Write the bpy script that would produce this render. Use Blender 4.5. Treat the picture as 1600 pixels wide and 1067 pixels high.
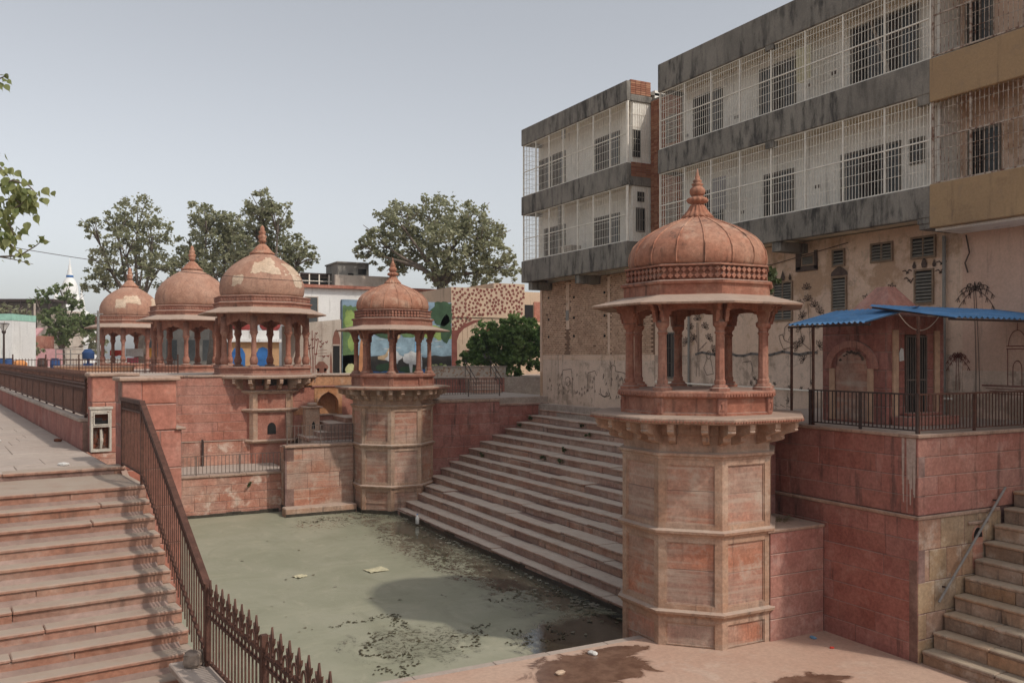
import bpy, math, random
from mathutils import Vector, Matrix
for o in list(bpy.data.objects): bpy.data.objects.remove(o)
SC = bpy.context.scene
COL = SC.collection
R = math.radians
PI = math.pi

# ------------------------------------------------------------------ camera, sky, sun
YAW = math.atan(728.0/1380.0)
cam_d = bpy.data.cameras.new('camera'); cam = bpy.data.objects.new('camera', cam_d); COL.objects.link(cam)
cam.location = (0, 0, 1.7); cam.rotation_euler = (PI/2, 0, -YAW)
cam_d.sensor_width = 36; cam_d.lens = 1380/1600*36; cam_d.shift_y = 23.5/1600
cam_d.clip_start = .05; cam_d.clip_end = 3000
SC.camera = cam
SUN_EL, SUN_AZ = R(48), R(-62)                 # azimuth measured from +X
sdir = Vector((math.cos(SUN_EL)*math.cos(SUN_AZ), math.cos(SUN_EL)*math.sin(SUN_AZ), math.sin(SUN_EL)))
W = bpy.data.worlds.new('World'); SC.world = W; W.use_nodes = True
wn, wl = W.node_tree.nodes, W.node_tree.links
bg = wn['Background']; sky = wn.new('ShaderNodeTexSky'); sky.sky_type = 'NISHITA'; sky.sun_disc = False
sky.sun_elevation = SUN_EL; sky.sun_rotation = math.atan2(sdir.x, sdir.y)
sky.air_density = 1.0; sky.dust_density = 1.9; sky.ozone_density = 1.0
hs = wn.new('ShaderNodeHueSaturation'); hs.inputs['Saturation'].default_value = .25
wl.new(sky.outputs[0], hs.inputs['Color']); wl.new(hs.outputs[0], bg.inputs['Color'])
bg.inputs['Strength'].default_value = .136
sl = bpy.data.lights.new('sun', 'SUN'); sun = bpy.data.objects.new('sun', sl); COL.objects.link(sun)
sl.energy = 1.95; sl.angle = R(1.5); sl.color = (1, .93, .84)
sun.rotation_euler = (-sdir).to_track_quat('-Z', 'Y').to_euler()
SC.view_settings.view_transform = 'Standard'; SC.view_settings.look = 'None'
SC.view_settings.exposure = 0.17; SC.view_settings.gamma = 1

# ------------------------------------------------------------------ materials
def srgb(r, g, b):
    f = lambda c: ((c/255+.055)/1.055)**2.4 if c > 10 else c/255/12.92
    return (f(r), f(g), f(b), 1)
def lin(r, g, b): return (r, g, b, 1)
class NT:
    def __init__(s, name):
        s.m = bpy.data.materials.new(name); s.m.use_nodes = True
        s.n, s.l = s.m.node_tree.nodes, s.m.node_tree.links
        s.b = s.n['Principled BSDF']; s.out = s.n['Material Output']
        s.geo = s.n.new('ShaderNodeNewGeometry'); s.pos = s.geo.outputs['Position']
    def set(s, sock, v):
        if isinstance(v, bpy.types.NodeSocket): s.l.new(v, sock)
        else: sock.default_value = v
    def noise(s, scale, detail=5, rough=.6, vec=None, stretch=None, dist=0):
        v = vec or s.pos
        if stretch:
            mp = s.n.new('ShaderNodeMapping'); mp.inputs['Scale'].default_value = stretch
            s.l.new(v, mp.inputs[0]); v = mp.outputs[0]
        t = s.n.new('ShaderNodeTexNoise'); s.l.new(v, t.inputs['Vector'])
        t.inputs['Scale'].default_value = scale; t.inputs['Detail'].default_value = detail
        t.inputs['Roughness'].default_value = rough; t.inputs['Distortion'].default_value = dist
        return t.outputs['Fac']
    def math(s, op, a, b=0.0, clamp=False):
        t = s.n.new('ShaderNodeMath'); t.operation = op; t.use_clamp = clamp
        s.set(t.inputs[0], a); s.set(t.inputs[1], b); return t.outputs[0]
    def ramp(s, v, lo, hi, a=0.0, b=1.0):
        t = s.n.new('ShaderNodeMapRange'); t.interpolation_type = 'SMOOTHSTEP'
        s.set(t.inputs[0], v)
        t.inputs[1].default_value = lo; t.inputs[2].default_value = hi; t.inputs[3].default_value = a; t.inputs[4].default_value = b
        return t.outputs[0]
    def mix(s, f, a, b, mode='MIX'):
        t = s.n.new('ShaderNodeMix'); t.data_type = 'RGBA'; t.blend_type = mode
        s.set(t.inputs[0], f); s.set(t.inputs[6], a); s.set(t.inputs[7], b); return t.outputs[2]
    def xyz(s, v=None):
        t = s.n.new('ShaderNodeSeparateXYZ'); s.l.new(v or s.pos, t.inputs[0]); return t.outputs
    def rand(s):
        t = s.n.new('ShaderNodeObjectInfo'); return t.outputs['Random']
    def bump(s, h, st=.3, d=.02):
        t = s.n.new('ShaderNodeBump'); t.inputs['Strength'].default_value = st; t.inputs['Distance'].default_value = d
        s.l.new(h, t.inputs['Height']); s.l.new(t.outputs[0], s.b.inputs['Normal'])
    def fin(s, col, rough=.85, spec=.25):
        s.set(s.b.inputs['Base Color'], col); s.set(s.b.inputs['Roughness'], rough)
        s.b.inputs['Specular IOR Level'].default_value = spec
        return s.m
def mat_stone(name, c1, c2, rnd=.35, dust=.7, dustc=lin(.36, .27, .215), streak=.5, salt=.0, saltc=lin(.52, .44, .36),
              scale=.9, bump=.35, rough=.88, dark=lin(.035, .028, .024), alt=None, gain=1.2, bed=0):
    t = NT(name)
    n1 = t.noise(scale, 6, .62); f1 = t.ramp(n1, .36, .66)
    c = t.mix(f1, c1, c2)
    if alt:                                         # some stones are of another bed
        c = t.mix(t.ramp(t.rand(), .62, .80), c, alt)
    rv = t.ramp(t.rand(), 0, 1, 1-rnd, 1+rnd*.55)
    hsv = t.n.new('ShaderNodeHueSaturation'); t.l.new(c, hsv.inputs['Color']); t.l.new(rv, hsv.inputs['Value'])
    t.set(hsv.inputs['Saturation'], t.ramp(t.math('FRACT', t.math('MULTIPLY', t.rand(), 17.3)), 0, 1, 1-rnd*.55, 1+rnd*.25)); c = hsv.outputs[0]
    n2 = t.noise(14, 5, .7); c = t.mix(.5, c, t.mix(t.ramp(n2, .3, .72), lin(.60, .58, .56), lin(1.26, 1.24, 1.22)), 'MULTIPLY')
    n3 = t.noise(3.4, 6, .7, dist=.5); c = t.mix(.5, c, t.mix(t.ramp(n3, .34, .66), lin(.72, .70, .69), lin(1.16, 1.16, 1.16)), 'MULTIPLY')
    if bed:
        nb_ = t.noise(1.0, 5, .6, stretch=(.7, .7, 9), dist=.3); c = t.mix(t.math('MULTIPLY', t.ramp(nb_, .45, .68), bed), c, saltc)
    if salt: 
        ns = t.noise(1.7, 7, .72); c = t.mix(t.math('MULTIPLY', t.ramp(ns, .52, .68), salt), c, saltc)
    if streak:
        st = t.noise(1.0, 5, .65, stretch=(5, 5, .55)); st2 = t.noise(.5, 3, .6)
        k = t.math('MULTIPLY', t.ramp(st, .52, .70), t.ramp(st2, .40, .58)); c = t.mix(t.math('MULTIPLY', k, streak), c, dark)
    if dust:
        nz = t.xyz(t.geo.outputs['Normal'])[2]
        k = t.math('MULTIPLY', t.ramp(nz, .45, .9), t.ramp(t.noise(2.3, 5, .7), .2, .62, dust*.6, dust))
        c = t.mix(k, c, dustc)
    c = t.mix(1.0, c, lin(gain*.98, gain*1.06, gain*1.11), 'MULTIPLY')
    t.bump(t.mix(.5, n2, t.noise(55, 3, .6)), bump, .02)
    return t.fin(c, rough)
def mat_plain(name, c, rough=.7, metal=0, var=.15, scale=3, bump=.1, spec=.3, c2=None, lo=.45, hi=.7):
    t = NT(name); n = t.noise(scale, 5, .65)
    v = t.mix(t.ramp(n, .25, .75), lin(1-var, 1-var, 1-var), lin(1+var, 1+var, 1+var))
    col = t.mix(1.0, c, v, 'MULTIPLY')
    if c2: col = t.mix(t.ramp(t.noise(scale*1.7, 7, .7), lo, hi), col, c2)
    t.b.inputs['Metallic'].default_value = metal
    if bump: t.bump(t.noise(scale*8, 4, .6), bump, .01)
    return t.fin(col, rough, spec)
M = {}
RED1, RED2 = lin(.34, .128, .082), lin(.41, .185, .122)
M['sand'] = mat_stone('red_sandstone', RED1, RED2, rnd=.08, salt=.4, saltc=lin(.46, .30, .21), streak=.5, gain=1.0)
M['sand_tower'] = mat_stone('weathered_sandstone', lin(.335, .185, .118), lin(.36, .225, .155), rnd=.09, salt=.45, streak=.55, saltc=lin(.40, .31, .235), bed=.2, gain=1.32)
M['panel'] = mat_stone('panel_sandstone', lin(.36, .145, .088), lin(.335, .20, .145), rnd=.13, salt=.7, saltc=lin(.38, .285, .215), streak=.5, scale=.55, bed=.55, gain=1.32)
M['sand_dark'] = mat_stone('maroon_sandstone', lin(.225, .080, .060), lin(.275, .112, .085), rnd=.09, salt=.35, saltc=lin(.33, .20, .16), streak=.75, scale=.6, gain=1.42)
M['sand_pink'] = mat_stone('pink_sandstone', lin(.375, .138, .092), lin(.43, .19, .135), rnd=.07, salt=.35, saltc=lin(.50, .30, .22), streak=.3, scale=.6, gain=1.06)
M['sand_salt'] = mat_stone('salt_stained_sandstone', lin(.37, .145, .095), lin(.42, .225, .16), rnd=.09, salt=.85, saltc=lin(.52, .385, .30), streak=.5)
M['sand_tan'] = mat_stone('tan_stone', lin(.29, .18, .105), lin(.33, .225, .14), rnd=.16, salt=.4, streak=.5, alt=lin(.28, .13, .09), gain=1.4)
M['ghat'] = mat_stone('ghat_stone', lin(.265, .138, .098), lin(.31, .19, .138), rnd=.18, salt=.3, saltc=lin(.36, .29, .245), dust=.95, dustc=lin(.42, .33, .262), streak=.7, gain=1.45)
M['stairL'] = mat_stone('stair_stone', lin(.37, .165, .105), lin(.39, .215, .148), rnd=.09, salt=.25, dust=.95, dustc=lin(.42, .315, .24), streak=.55, gain=0.92)
M['stairR'] = mat_stone('worn_stair_stone', lin(.26, .15, .09), lin(.29, .19, .13), rnd=.3, salt=.3, dust=.7, dustc=lin(.31, .24, .17), streak=.8, gain=1.45)
M['dome'] = mat_stone('dome_sandstone', lin(.36, .145, .086), lin(.43, .215, .138), rnd=.02, salt=.55, saltc=lin(.50, .33, .23), dust=.08, streak=.65, scale=1.1, gain=1.1)
M['dome2'] = mat_stone('dome_plain_stone', lin(.36, .175, .112), lin(.40, .215, .145), rnd=.03, salt=.3, saltc=lin(.44, .28, .2), dust=.03, streak=.4, gain=1.12)
M['chajja'] = mat_stone('eave_stone', lin(.36, .215, .15), lin(.40, .26, .19), rnd=.06, dust=.55, dustc=lin(.41, .305, .24), streak=.5, gain=1.08)
M['pave'] = mat_stone('dusty_paving', lin(.42, .31, .25), lin(.47, .36, .29), rnd=.10, dust=.6, dustc=lin(.45, .345, .28), streak=0, bump=.2, gain=0.98)
M['mortar'] = mat_stone('joint_mortar', lin(.16, .085, .065), lin(.27, .16, .125), rnd=.05, dust=.3, streak=.3)
M['mortar_dk'] = mat_stone('dark_joint_mortar', lin(.15, .075, .06), lin(.30, .19, .16), rnd=.05, dust=.3, streak=.4)
M['iron'] = mat_plain('brown_painted_iron', lin(.088, .040, .028), .65, 0, .35, 9, .2, .25, lin(.15, .075, .05), .52, .75)
M['iron_dk'] = mat_plain('dark_iron', lin(.05, .032, .027), .6, 0, .3, 9, .2, .35)
M['steel'] = mat_plain('grey_galvanised_pipe', lin(.27, .25, .23), .5, .5, .2, 8)
M['greyrail'] = mat_plain('dull_grey_rail', lin(.15, .115, .095), .6, .1, .2, 8)
M['white_iron'] = mat_plain('white_painted_bars', lin(.80, .74, .64), .6, 0, .12, 5, .1, .3, lin(.45, .28, .18), .62, .75)
M['dark_iron_bar'] = mat_plain('rusty_window_bars', lin(.16, .12, .10), .7)
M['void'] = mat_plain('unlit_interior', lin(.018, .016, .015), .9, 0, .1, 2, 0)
M['glass_dk'] = mat_plain('dusty_dark_window', lin(.06, .065, .065), .35, 0, .25, 4, 0, .5)
def mat_concrete():
    t = NT('stained_grey_concrete'); n = t.noise(.7, 7, .65)
    c = t.mix(t.ramp(n, .3, .7), lin(.19, .170, .145), lin(.285, .255, .215))
    z = t.xyz()[2]
    st = t.noise(1.0, 6, .7, stretch=(3, 3, .8)); b = t.noise(.25, 4, .6)
    c = t.mix(t.math('MULTIPLY', t.ramp(st, .44, .66), t.ramp(b, .36, .58, .25, .9)), c, lin(.035, .032, .03))
    c = t.mix(.4, c, t.mix(t.ramp(t.noise(20, 5, .7), .3, .7), lin(.7, .7, .7), lin(1.2, 1.2, 1.2)), 'MULTIPLY')
    t.bump(t.noise(22, 5, .7), .35, .02)
    return t.fin(c, .9)
M['conc'] = mat_concrete()
def mat_plaster(name, a, b, c3, k=.8, lo=.5, hi=.63, sc=.8):
    t = NT(name); c = t.mix(t.ramp(t.noise(.6, 6, .6), .35, .65), a, b)
    c = t.mix(t.math('MULTIPLY', t.ramp(t.noise(sc, 8, .68), lo, hi), k), c, c3)
    c = t.mix(t.math('MULTIPLY', t.ramp(t.noise(2.6, 7, .72, dist=.6), .54, .66), k*.45), c, lin(.22, .17, .135))
    st = t.noise(1, 5, .65, stretch=(4, 4, .35)); c = t.mix(t.math('MULTIPLY', t.ramp(st, .54, .75), .5), c, lin(.10, .075, .06))
    c = t.mix(.3, c, t.mix(t.ramp(t.noise(17, 5, .7), .3, .7), lin(.7, .7, .7), lin(1.2, 1.2, 1.2)), 'MULTIPLY')
    t.bump(t.noise(14, 6, .7), .3, .02); return t.fin(c, .92)
M['peach'] = mat_plaster('peach_limewash', lin(.72, .52, .39), lin(.64, .45, .335), lin(.44, .275, .17), .8, .49, .61)
M['peach_low'] = mat_plaster('flaking_peach_limewash', lin(.69, .52, .41), lin(.58, .43, .33), lin(.26, .19, .14), .6, .50, .60, 1.0)
M['white'] = mat_plaster('white_plaster', lin(.88, .84, .76), lin(.80, .76, .68), lin(.55, .49, .41), .3)
M['ochre'] = mat_plaster('ochre_paint', lin(.41, .275, .15), lin(.36, .24, .135), lin(.26, .17, .10), .55)
M['wallbeige'] = mat_plaster('beige_plaster', lin(.50, .43, .36), lin(.44, .37, .31), lin(.35, .27, .22), .5)
M['housebeige'] = mat_plaster('cream_plaster', lin(.60, .44, .31), lin(.54, .40, .29), lin(.42, .28, .2), .3)
M['cement'] = mat_plaster('grey_cement', lin(.30, .28, .25), lin(.24, .225, .20), lin(.14, .13, .12), .5)
def mat_brick():
    t = NT('painted_brick'); c = t.mix(t.ramp(t.noise(1.2, 6, .6), .35, .65), lin(.64, .43, .30), lin(.55, .36, .25))
    rp = t.geo.outputs['Random Per Island']
    c = t.mix(1.0, c, t.mix(rp, lin(.82, .8, .78), lin(1.1, 1.1, 1.1)), 'MULTIPLY')
    c = t.mix(t.math('MULTIPLY', t.ramp(t.noise(.9, 7, .7), .55, .7), .5), c, lin(.28, .17, .11))
    t.bump(t.noise(40, 4, .6), .3, .01); return t.fin(c, .92)
M['brick'] = mat_brick()
def mat_rawbrick():
    t = NT('bare_brick'); rp = t.geo.outputs['Random Per Island']
    c = t.mix(rp, lin(.26, .10, .06), lin(.40, .20, .12)); t.bump(t.noise(40, 4, .6), .3, .01); return t.fin(c, .92)
M['rawbrick'] = mat_rawbrick()
M['paint_dk'] = mat_plain('dark_mural_paint', lin(.10, .068, .055), .9, 0, .4, 5, 0)
M['paint_red'] = mat_plain('red_mural_paint', lin(.20, .065, .05), .9, 0, .25, 3, 0)
M['blue_sheet'] = mat_plain('blue_corrugated_sheet', lin(.10, .245, .46), .6, 0, .2, 1.5, 0, .25, lin(.20, .29, .40), .5, .75)
def mat_leaf(name, a, b, c3):
    t = NT(name); rp = t.geo.outputs['Random Per Island']
    c = t.mix(rp, a, b); c = t.mix(t.ramp(t.noise(.55, 4, .6), .42, .68), c, c3)
    t.set(t.b.inputs['Base Color'], c); t.b.inputs['Roughness'].default_value = .55
    tr = t.n.new('ShaderNodeBsdfTranslucent'); t.l.new(c, tr.inputs['Color'])
    mx = t.n.new('ShaderNodeMixShader'); mx.inputs[0].default_value = .4
    t.l.new(t.b.outputs[0], mx.inputs[1]); t.l.new(tr.outputs[0], mx.inputs[2]); t.l.new(mx.outputs[0], t.out.inputs[0])
    t.b.inputs['Specular IOR Level'].default_value = .3
    return t.m
M['leaf'] = mat_leaf('peepal_leaves', lin(.21, .225, .115), lin(.40, .39, .25), lin(.29, .285, .175))
M['leaf_near'] = mat_leaf('yellowish_peepal_leaves', lin(.16, .20, .07), lin(.36, .37, .16), lin(.22, .25, .10))
M['leaf_bush'] = mat_leaf('bougainvillea_leaves', lin(.07, .135, .035), lin(.15, .24, .065), lin(.20, .27, .09))
M['leaf_weed'] = mat_leaf('weed_leaves', lin(.07, .10, .035), lin(.14, .16, .07), lin(.09, .11, .05))
M['bark'] = mat_plain('grey_bark', lin(.16, .125, .10), .9, 0, .3, 4, .5)
def mat_water():
    t = NT('algae_water'); x, y, z = t.xyz()
    nb = t.noise(.45, 6, .62, dist=.6); nf = t.noise(2.2, 6, .72, stretch=(1, .55, 1), dist=.5); nd = t.noise(7, 6, .75, dist=.8)
    alg = t.mix(t.ramp(nb, .3, .7), lin(.275, .275, .19), lin(.345, .335, .245))
    alg = t.mix(t.math('MULTIPLY', t.ramp(nf, .52, .72), .55), alg, lin(.44, .41, .30))
    alg = t.mix(t.math('MULTIPLY', t.ramp(nd, .58, .72), .55), alg, lin(.17, .16, .10))
    lay = t.noise(.8, 7, .7, stretch=(.6, 1.8, 1), dist=1.2); alg = t.mix(t.math('MULTIPLY', t.ramp(lay, .52, .68), .35), alg, lin(.42, .40, .28)); alg = t.mix(t.math('MULTIPLY', t.ramp(t.noise(.5, 6, .7, stretch=(1.6, .6, 1), dist=1.5), .52, .7), .4), alg, lin(.21, .21, .14))
    # where the scum has drifted away from the steps and from the near corner
    e1 = t.ramp(t.math('ADD', x, t.math('MULTIPLY', t.math('SUBTRACT', nf, .5), 7.0)), 9.9, 11.9)
    e1 = t.math('MULTIPLY', e1, t.ramp(t.math('ADD', nb, t.math('MULTIPLY', nd, .5)), .55, .78, .35, 1))
    def blob(cx, cy, rx, ry, amp):
        dx = t.math('DIVIDE', t.math('SUBTRACT', x, cx), rx); dy = t.math('DIVIDE', t.math('SUBTRACT', y, cy), ry)
        d = t.math('SQRT', t.math('ADD', t.math('MULTIPLY', dx, dx), t.math('MULTIPLY', dy, dy)))
        d = t.math('ADD', d, t.math('MULTIPLY', t.math('SUBTRACT', nf, .5), amp))
        return t.ramp(d, .75, 1.05, 1, 0)
    near = blob(11.4, 16.7, 2.5, 2.0, 1.1)
    weeds = t.math('MULTIPLY', blob(7.4, 18.4, 1.5, 1.2, 3.4), t.ramp(nd, .42, .62, .1, .75))
    weeds2 = t.math('MULTIPLY', blob(9.5, 33.5, 1.3, 1.6, 1.5), t.ramp(nd, .52, .62))
    weeds3 = t.math('MULTIPLY', blob(11.5, 27.0, 1.5, 5.5, 1.5), t.ramp(nd, .45, .58))
    cl = t.math('MAXIMUM', t.math('MAXIMUM', t.math('MULTIPLY', e1, .85), near), t.math('MAXIMUM', t.math('MAXIMUM', t.math('MULTIPLY', weeds, .9), weeds2), weeds3))
    col = t.mix(cl, alg, t.mix(t.ramp(nd, .4, .65), lin(.014, .014, .010), lin(.045, .04, .027)))
    t.bump(nd, .12, .01)
    return t.fin(col, t.ramp(cl, .2, .8, .5, .025), .5)
M['water'] = mat_water()
def mat_plaza():
    t = NT('plaza_stone_with_wet_patches'); x, y, z = t.xyz()
    c = t.mix(t.ramp(t.noise(.5, 6, .6), .3, .7), lin(.47, .30, .22), lin(.50, .345, .26))
    c = t.mix(t.math('MULTIPLY', t.ramp(t.noise(1.1, 7, .7, dist=.8), .52, .7), .5), c, lin(.55, .43, .35))
    c = t.mix(.35, c, t.mix(t.ramp(t.noise(12, 5, .7), .3, .7), lin(.7, .7, .7), lin(1.2, 1.2, 1.2)), 'MULTIPLY')
    nf = t.noise(1.3, 8, .66, dist=.9)
    def blob(cx, cy, rx, ry, amp=2.0):
        dx = t.math('DIVIDE', t.math('SUBTRACT', x, cx), rx); dy = t.math('DIVIDE', t.math('SUBTRACT', y, cy), ry)
        d = t.math('SQRT', t.math('ADD', t.math('MULTIPLY', dx, dx), t.math('MULTIPLY', dy, dy)))
        d = t.math('ADD', d, t.math('MULTIPLY', t.math('SUBTRACT', nf, .5), amp)); return t.ramp(d, .80, 1.02, 1, 0)
    w = t.math('MAXIMUM', blob(9.1, 14.3, 1.35, .95), blob(12.0, 11.75, 1.1, .6)); w = t.math('MAXIMUM', w, blob(10.2, 14.9, .8, .35))
    c = t.mix(w, c, t.mix(t.ramp(t.noise(3, 5, .7), .35, .65), lin(.13, .068, .045), lin(.20, .115, .078)))
    t.bump(t.noise(9, 5, .65), .15, .02)
    return t.fin(c, t.ramp(w, 0, 1, .85, .22), .4)
M['plaza'] = mat_plaza()
M['earth'] = mat_plain('dusty_ground', lin(.33, .26, .20), .95, 0, .2, .3, .2)
M['limewash'] = mat_stone('old_limewash', lin(.49, .335, .23), lin(.53, .385, .275), rnd=.05, dust=0, streak=.15)
M['cab_white'] = mat_plain('flaking_white_enamel', lin(.48, .43, .36), .6, 0, .2, 8, .2, .3, lin(.17, .09, .06), .56, .68)
M['rust'] = mat_plain('rusted_sheet', lin(.17, .06, .035), .85, 0, .4, 12, .3, .2, lin(.06, .035, .03), .5, .65)
M['orange'] = mat_stone('orange_sandstone', lin(.40, .165, .075), lin(.44, .215, .105), rnd=.10, salt=.25, streak=.3)
M['sand_pinkdk'] = mat_stone('rosy_sandstone', lin(.285, .110, .082), lin(.33, .155, .115), rnd=.07, salt=.4, streak=.5, saltc=lin(.40, .26, .21), scale=.6, gain=1.4)
M['lime'] = mat_plain('lime_streak', lin(.43, .34, .29), .95, 0, .2, 12, 0)
M['deadleaf'] = mat_leaf('dead_leaves', lin(.20, .15, .08), lin(.33, .27, .16), lin(.16, .11, .07))
M['peach_trim'] = mat_plain('peach_trim_paint', lin(.52, .33, .22), .85, 0, .2, 6, .1)
M['paper'] = mat_plain('grubby_paper', lin(.62, .60, .56), .8, 0, .15, 12, 0)
M['frame_brown'] = mat_plain('old_window_frame', lin(.24, .165, .11), .8, 0, .2, 6)
M['slat'] = mat_plain('dull_grey_slats', lin(.20, .18, .15), .7, 0, .2, 6)
M['mortar_pale'] = mat_plain('dark_brick_mortar', lin(.22, .135, .09), .95, 0, .2, 6)  # darker mortar so that the brick joints show
M['peach_smooth'] = mat_plaster('smooth_peach_paint', lin(.66, .44, .33), lin(.62, .41, .31), lin(.48, .31, .23), .25)
M['rusty_white'] = mat_plain('rusting_white_bars', lin(.45, .37, .30), .7, 0, .2, 5, .1, .3, lin(.17, .08, .05), .47, .6)
M['mural_grey'] = mat_plain('grey_mural_wash', lin(.16, .14, .125), .95, 0, .3, 3, 0)
M['white_far'] = mat_plaster('bright_white_paint', lin(.74, .73, .70), lin(.68, .67, .65), lin(.5, .48, .45), .2)
M['temple_white'] = mat_plain('white_marble_paint', lin(.76, .75, .72), .7, 0, .06, .4, 0)
M['litter'] = mat_leaf('pale_litter', lin(.10, .085, .055), lin(.50, .47, .38), lin(.25, .22, .14))
M['deadweed'] = mat_leaf('dead_weed', lin(.07, .06, .035), lin(.16, .135, .08), lin(.10, .085, .05))
M['sheetcream'] = mat_plain('soaked_cardboard', lin(.55, .50, .33), .8, 0, .2, 8, 0)
M['leaf_far'] = mat_leaf('hazy_green_leaves', lin(.12, .17, .06), lin(.22, .26, .11), lin(.16, .20, .08))
for nm, c in dict(p_clothgrey=(.30, .28, .27), p_tan=(.45, .27, .14), p_redpaint=(.34, .06, .055), p_mint=(.30, .52, .42), p_pink=(.55, .30, .30), p_navy=(.025, .06, .16), p_orangecloth=(.62, .26, .09), p_redcloth=(.55, .05, .03), p_yellowcloth=(.65, .33, .05), p_pinkcloth=(.60, .12, .16)).items():
    M[nm] = mat_plain('paint_'+nm[2:], lin(*c), .75, 0, .15, 3, 0)
M['rockgrey'] = mat_plain('dusty_rock', lin(.26, .20, .16), .95, 0, .3, 14, .5)
M['cream'] = mat_plaster('cream_ceiling', lin(.78, .68, .53), lin(.70, .60, .46), lin(.5, .4, .3), .3)
M['wetstone'] = mat_plain('slimy_wet_stone', lin(.045, .036, .026), .35, 0, .4, 5, .3, .4, lin(.09, .075, .05), .5, .7)
# ------------------------------------------------------------------ helpers
class MB:
    def __init__(s): s.v = []; s.f = []
    def add(s, vs, fs):
        k = len(s.v); s.v += [tuple(p) for p in vs]; s.f += [tuple(i+k for i in f) for f in fs]; return s
    def box(s, x0, x1, y0, y1, z0, z1):
        return s.add([(x0,y0,z0),(x1,y0,z0),(x1,y1,z0),(x0,y1,z0),(x0,y0,z1),(x1,y0,z1),(x1,y1,z1),(x0,y1,z1)],
                     [(0,3,2,1),(4,5,6,7),(0,1,5,4),(1,2,6,5),(2,3,7,6),(3,0,4,7)])
    def beam(s, p, q, w, h=None):
        p, q = Vector(p), Vector(q); h = h or w; d = (q-p).normalized()
        up = Vector((0,0,1)) if abs(d.z) < .95 else Vector((0,1,0))
        a = d.cross(up).normalized()*w/2; b = a.cross(d).normalized()*h/2
        vs = [p-a-b, p+a-b, p+a+b, p-a+b, q-a-b, q+a-b, q+a+b, q-a+b]
        return s.add(vs, [(0,1,2,3),(7,6,5,4),(0,4,5,1),(1,5,6,2),(2,6,7,3),(3,7,4,0)])
    def tube(s, pts, r, n=6, cap=True):
        pts = [Vector(p) for p in pts]; k = len(pts); rs = r if isinstance(r, (list, tuple)) else [r]*k
        vs = []; fs = []
        for i, p in enumerate(pts):
            d = (pts[min(i+1, k-1)]-pts[max(i-1, 0)]).normalized()
            up = Vector((0,0,1)) if abs(d.z) < .9 else Vector((1,0,0))
            a = d.cross(up).normalized(); b = a.cross(d)
            for j in range(n):
                t = 2*PI*j/n; vs.append(p+(a*math.cos(t)+b*math.sin(t))*rs[i])
        for i in range(k-1):
            for j in range(n):
                fs.append((i*n+j, i*n+(j+1) % n, (i+1)*n+(j+1) % n, (i+1)*n+j))
        if cap: fs += [tuple(range(n))[::-1], tuple(range((k-1)*n, k*n))]
        return s.add(vs, fs)
    def lathe(s, prof, n=24, cx=0, cy=0, ph=0, flute=0, nf=0):
        vs = []; fs = []; k = len(prof)
        for (r, z) in prof:
            for j in range(n):
                t = ph+2*PI*j/n; rr = r*(1+flute*math.cos(nf*t)) if flute else r
                vs.append((cx+rr*math.cos(t), cy+rr*math.sin(t), z))
        for i in range(k-1):
            for j in range(n): fs.append((i*n+j, i*n+(j+1) % n, (i+1)*n+(j+1) % n, (i+1)*n+j))
        fs += [tuple(range(n))[::-1], tuple(range((k-1)*n, k*n))]
        return s.add(vs, fs)
    def prism(s, poly, z0, z1):
        n = len(poly); vs = [(x, y, z0) for x, y in poly]+[(x, y, z1) for x, y in poly]
        fs = [tuple(range(n))[::-1], tuple(range(n, 2*n))]+[(i, (i+1) % n, n+(i+1) % n, n+i) for i in range(n)]
        return s.add(vs, fs)
    def slabyz(s, poly, x0, x1):               # polygon in (y, z) extruded along x
        n = len(poly); vs = [(x0, y, z) for y, z in poly]+[(x1, y, z) for y, z in poly]
        return s.add(vs, [tuple(range(n)), tuple(range(n, 2*n))[::-1]]+[(n+i, n+(i+1) % n, (i+1) % n, i) for i in range(n)])
    def slabxz(s, poly, y0, y1):               # polygon in (x, z) extruded along y
        n = len(poly); vs = [(x, y0, z) for x, z in poly]+[(x, y1, z) for x, z in poly]
        return s.add(vs, [tuple(range(n)), tuple(range(n, 2*n))[::-1]]+[(n+i, n+(i+1) % n, (i+1) % n, i) for i in range(n)])
    def quad(s, a, b, c, d): return s.add([a, b, c, d], [(0,1,2,3)])
    def mesh(s, name, mat, smooth=False):
        m = bpy.data.meshes.new(name); m.from_pydata(s.v, [], s.f); m.update()
        if mat: m.materials.append(M[mat])
        if smooth: m.polygons.foreach_set('use_smooth', [True]*len(m.polygons))
        return m
    def build(s, name, mat, parent=None, loc=(0,0,0), rz=0, smooth=False):
        return ob(name, s.mesh(name, mat, smooth), parent, loc, rz)
def ob(name, mesh, parent=None, loc=(0,0,0), rz=0, rot=None, scale=None):
    o = bpy.data.objects.new(name, mesh); COL.objects.link(o); o.location = loc
    o.rotation_euler = rot or (0, 0, rz)
    if scale: o.scale = scale
    if parent: o.parent = parent
    return o
def tag(o, label, cat, group=None):
    o['label'] = label; o['category'] = cat
    if group: o['group'] = group
    return o
def thing(name, label, cat, loc=(0,0,0), rz=0, group=None):
    return tag(ob(name, None, None, loc, rz), label, cat, group)
def struct(o): o['kind'] = 'structure'; return o
def stuff(o): o['kind'] = 'stuff'; return o
def copy_tree(o, parent=None):
    c = o.copy(); COL.objects.link(c); c.parent = parent
    for ch in list(o.children): copy_tree(ch, c)
    return c
_cb = {}
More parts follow.
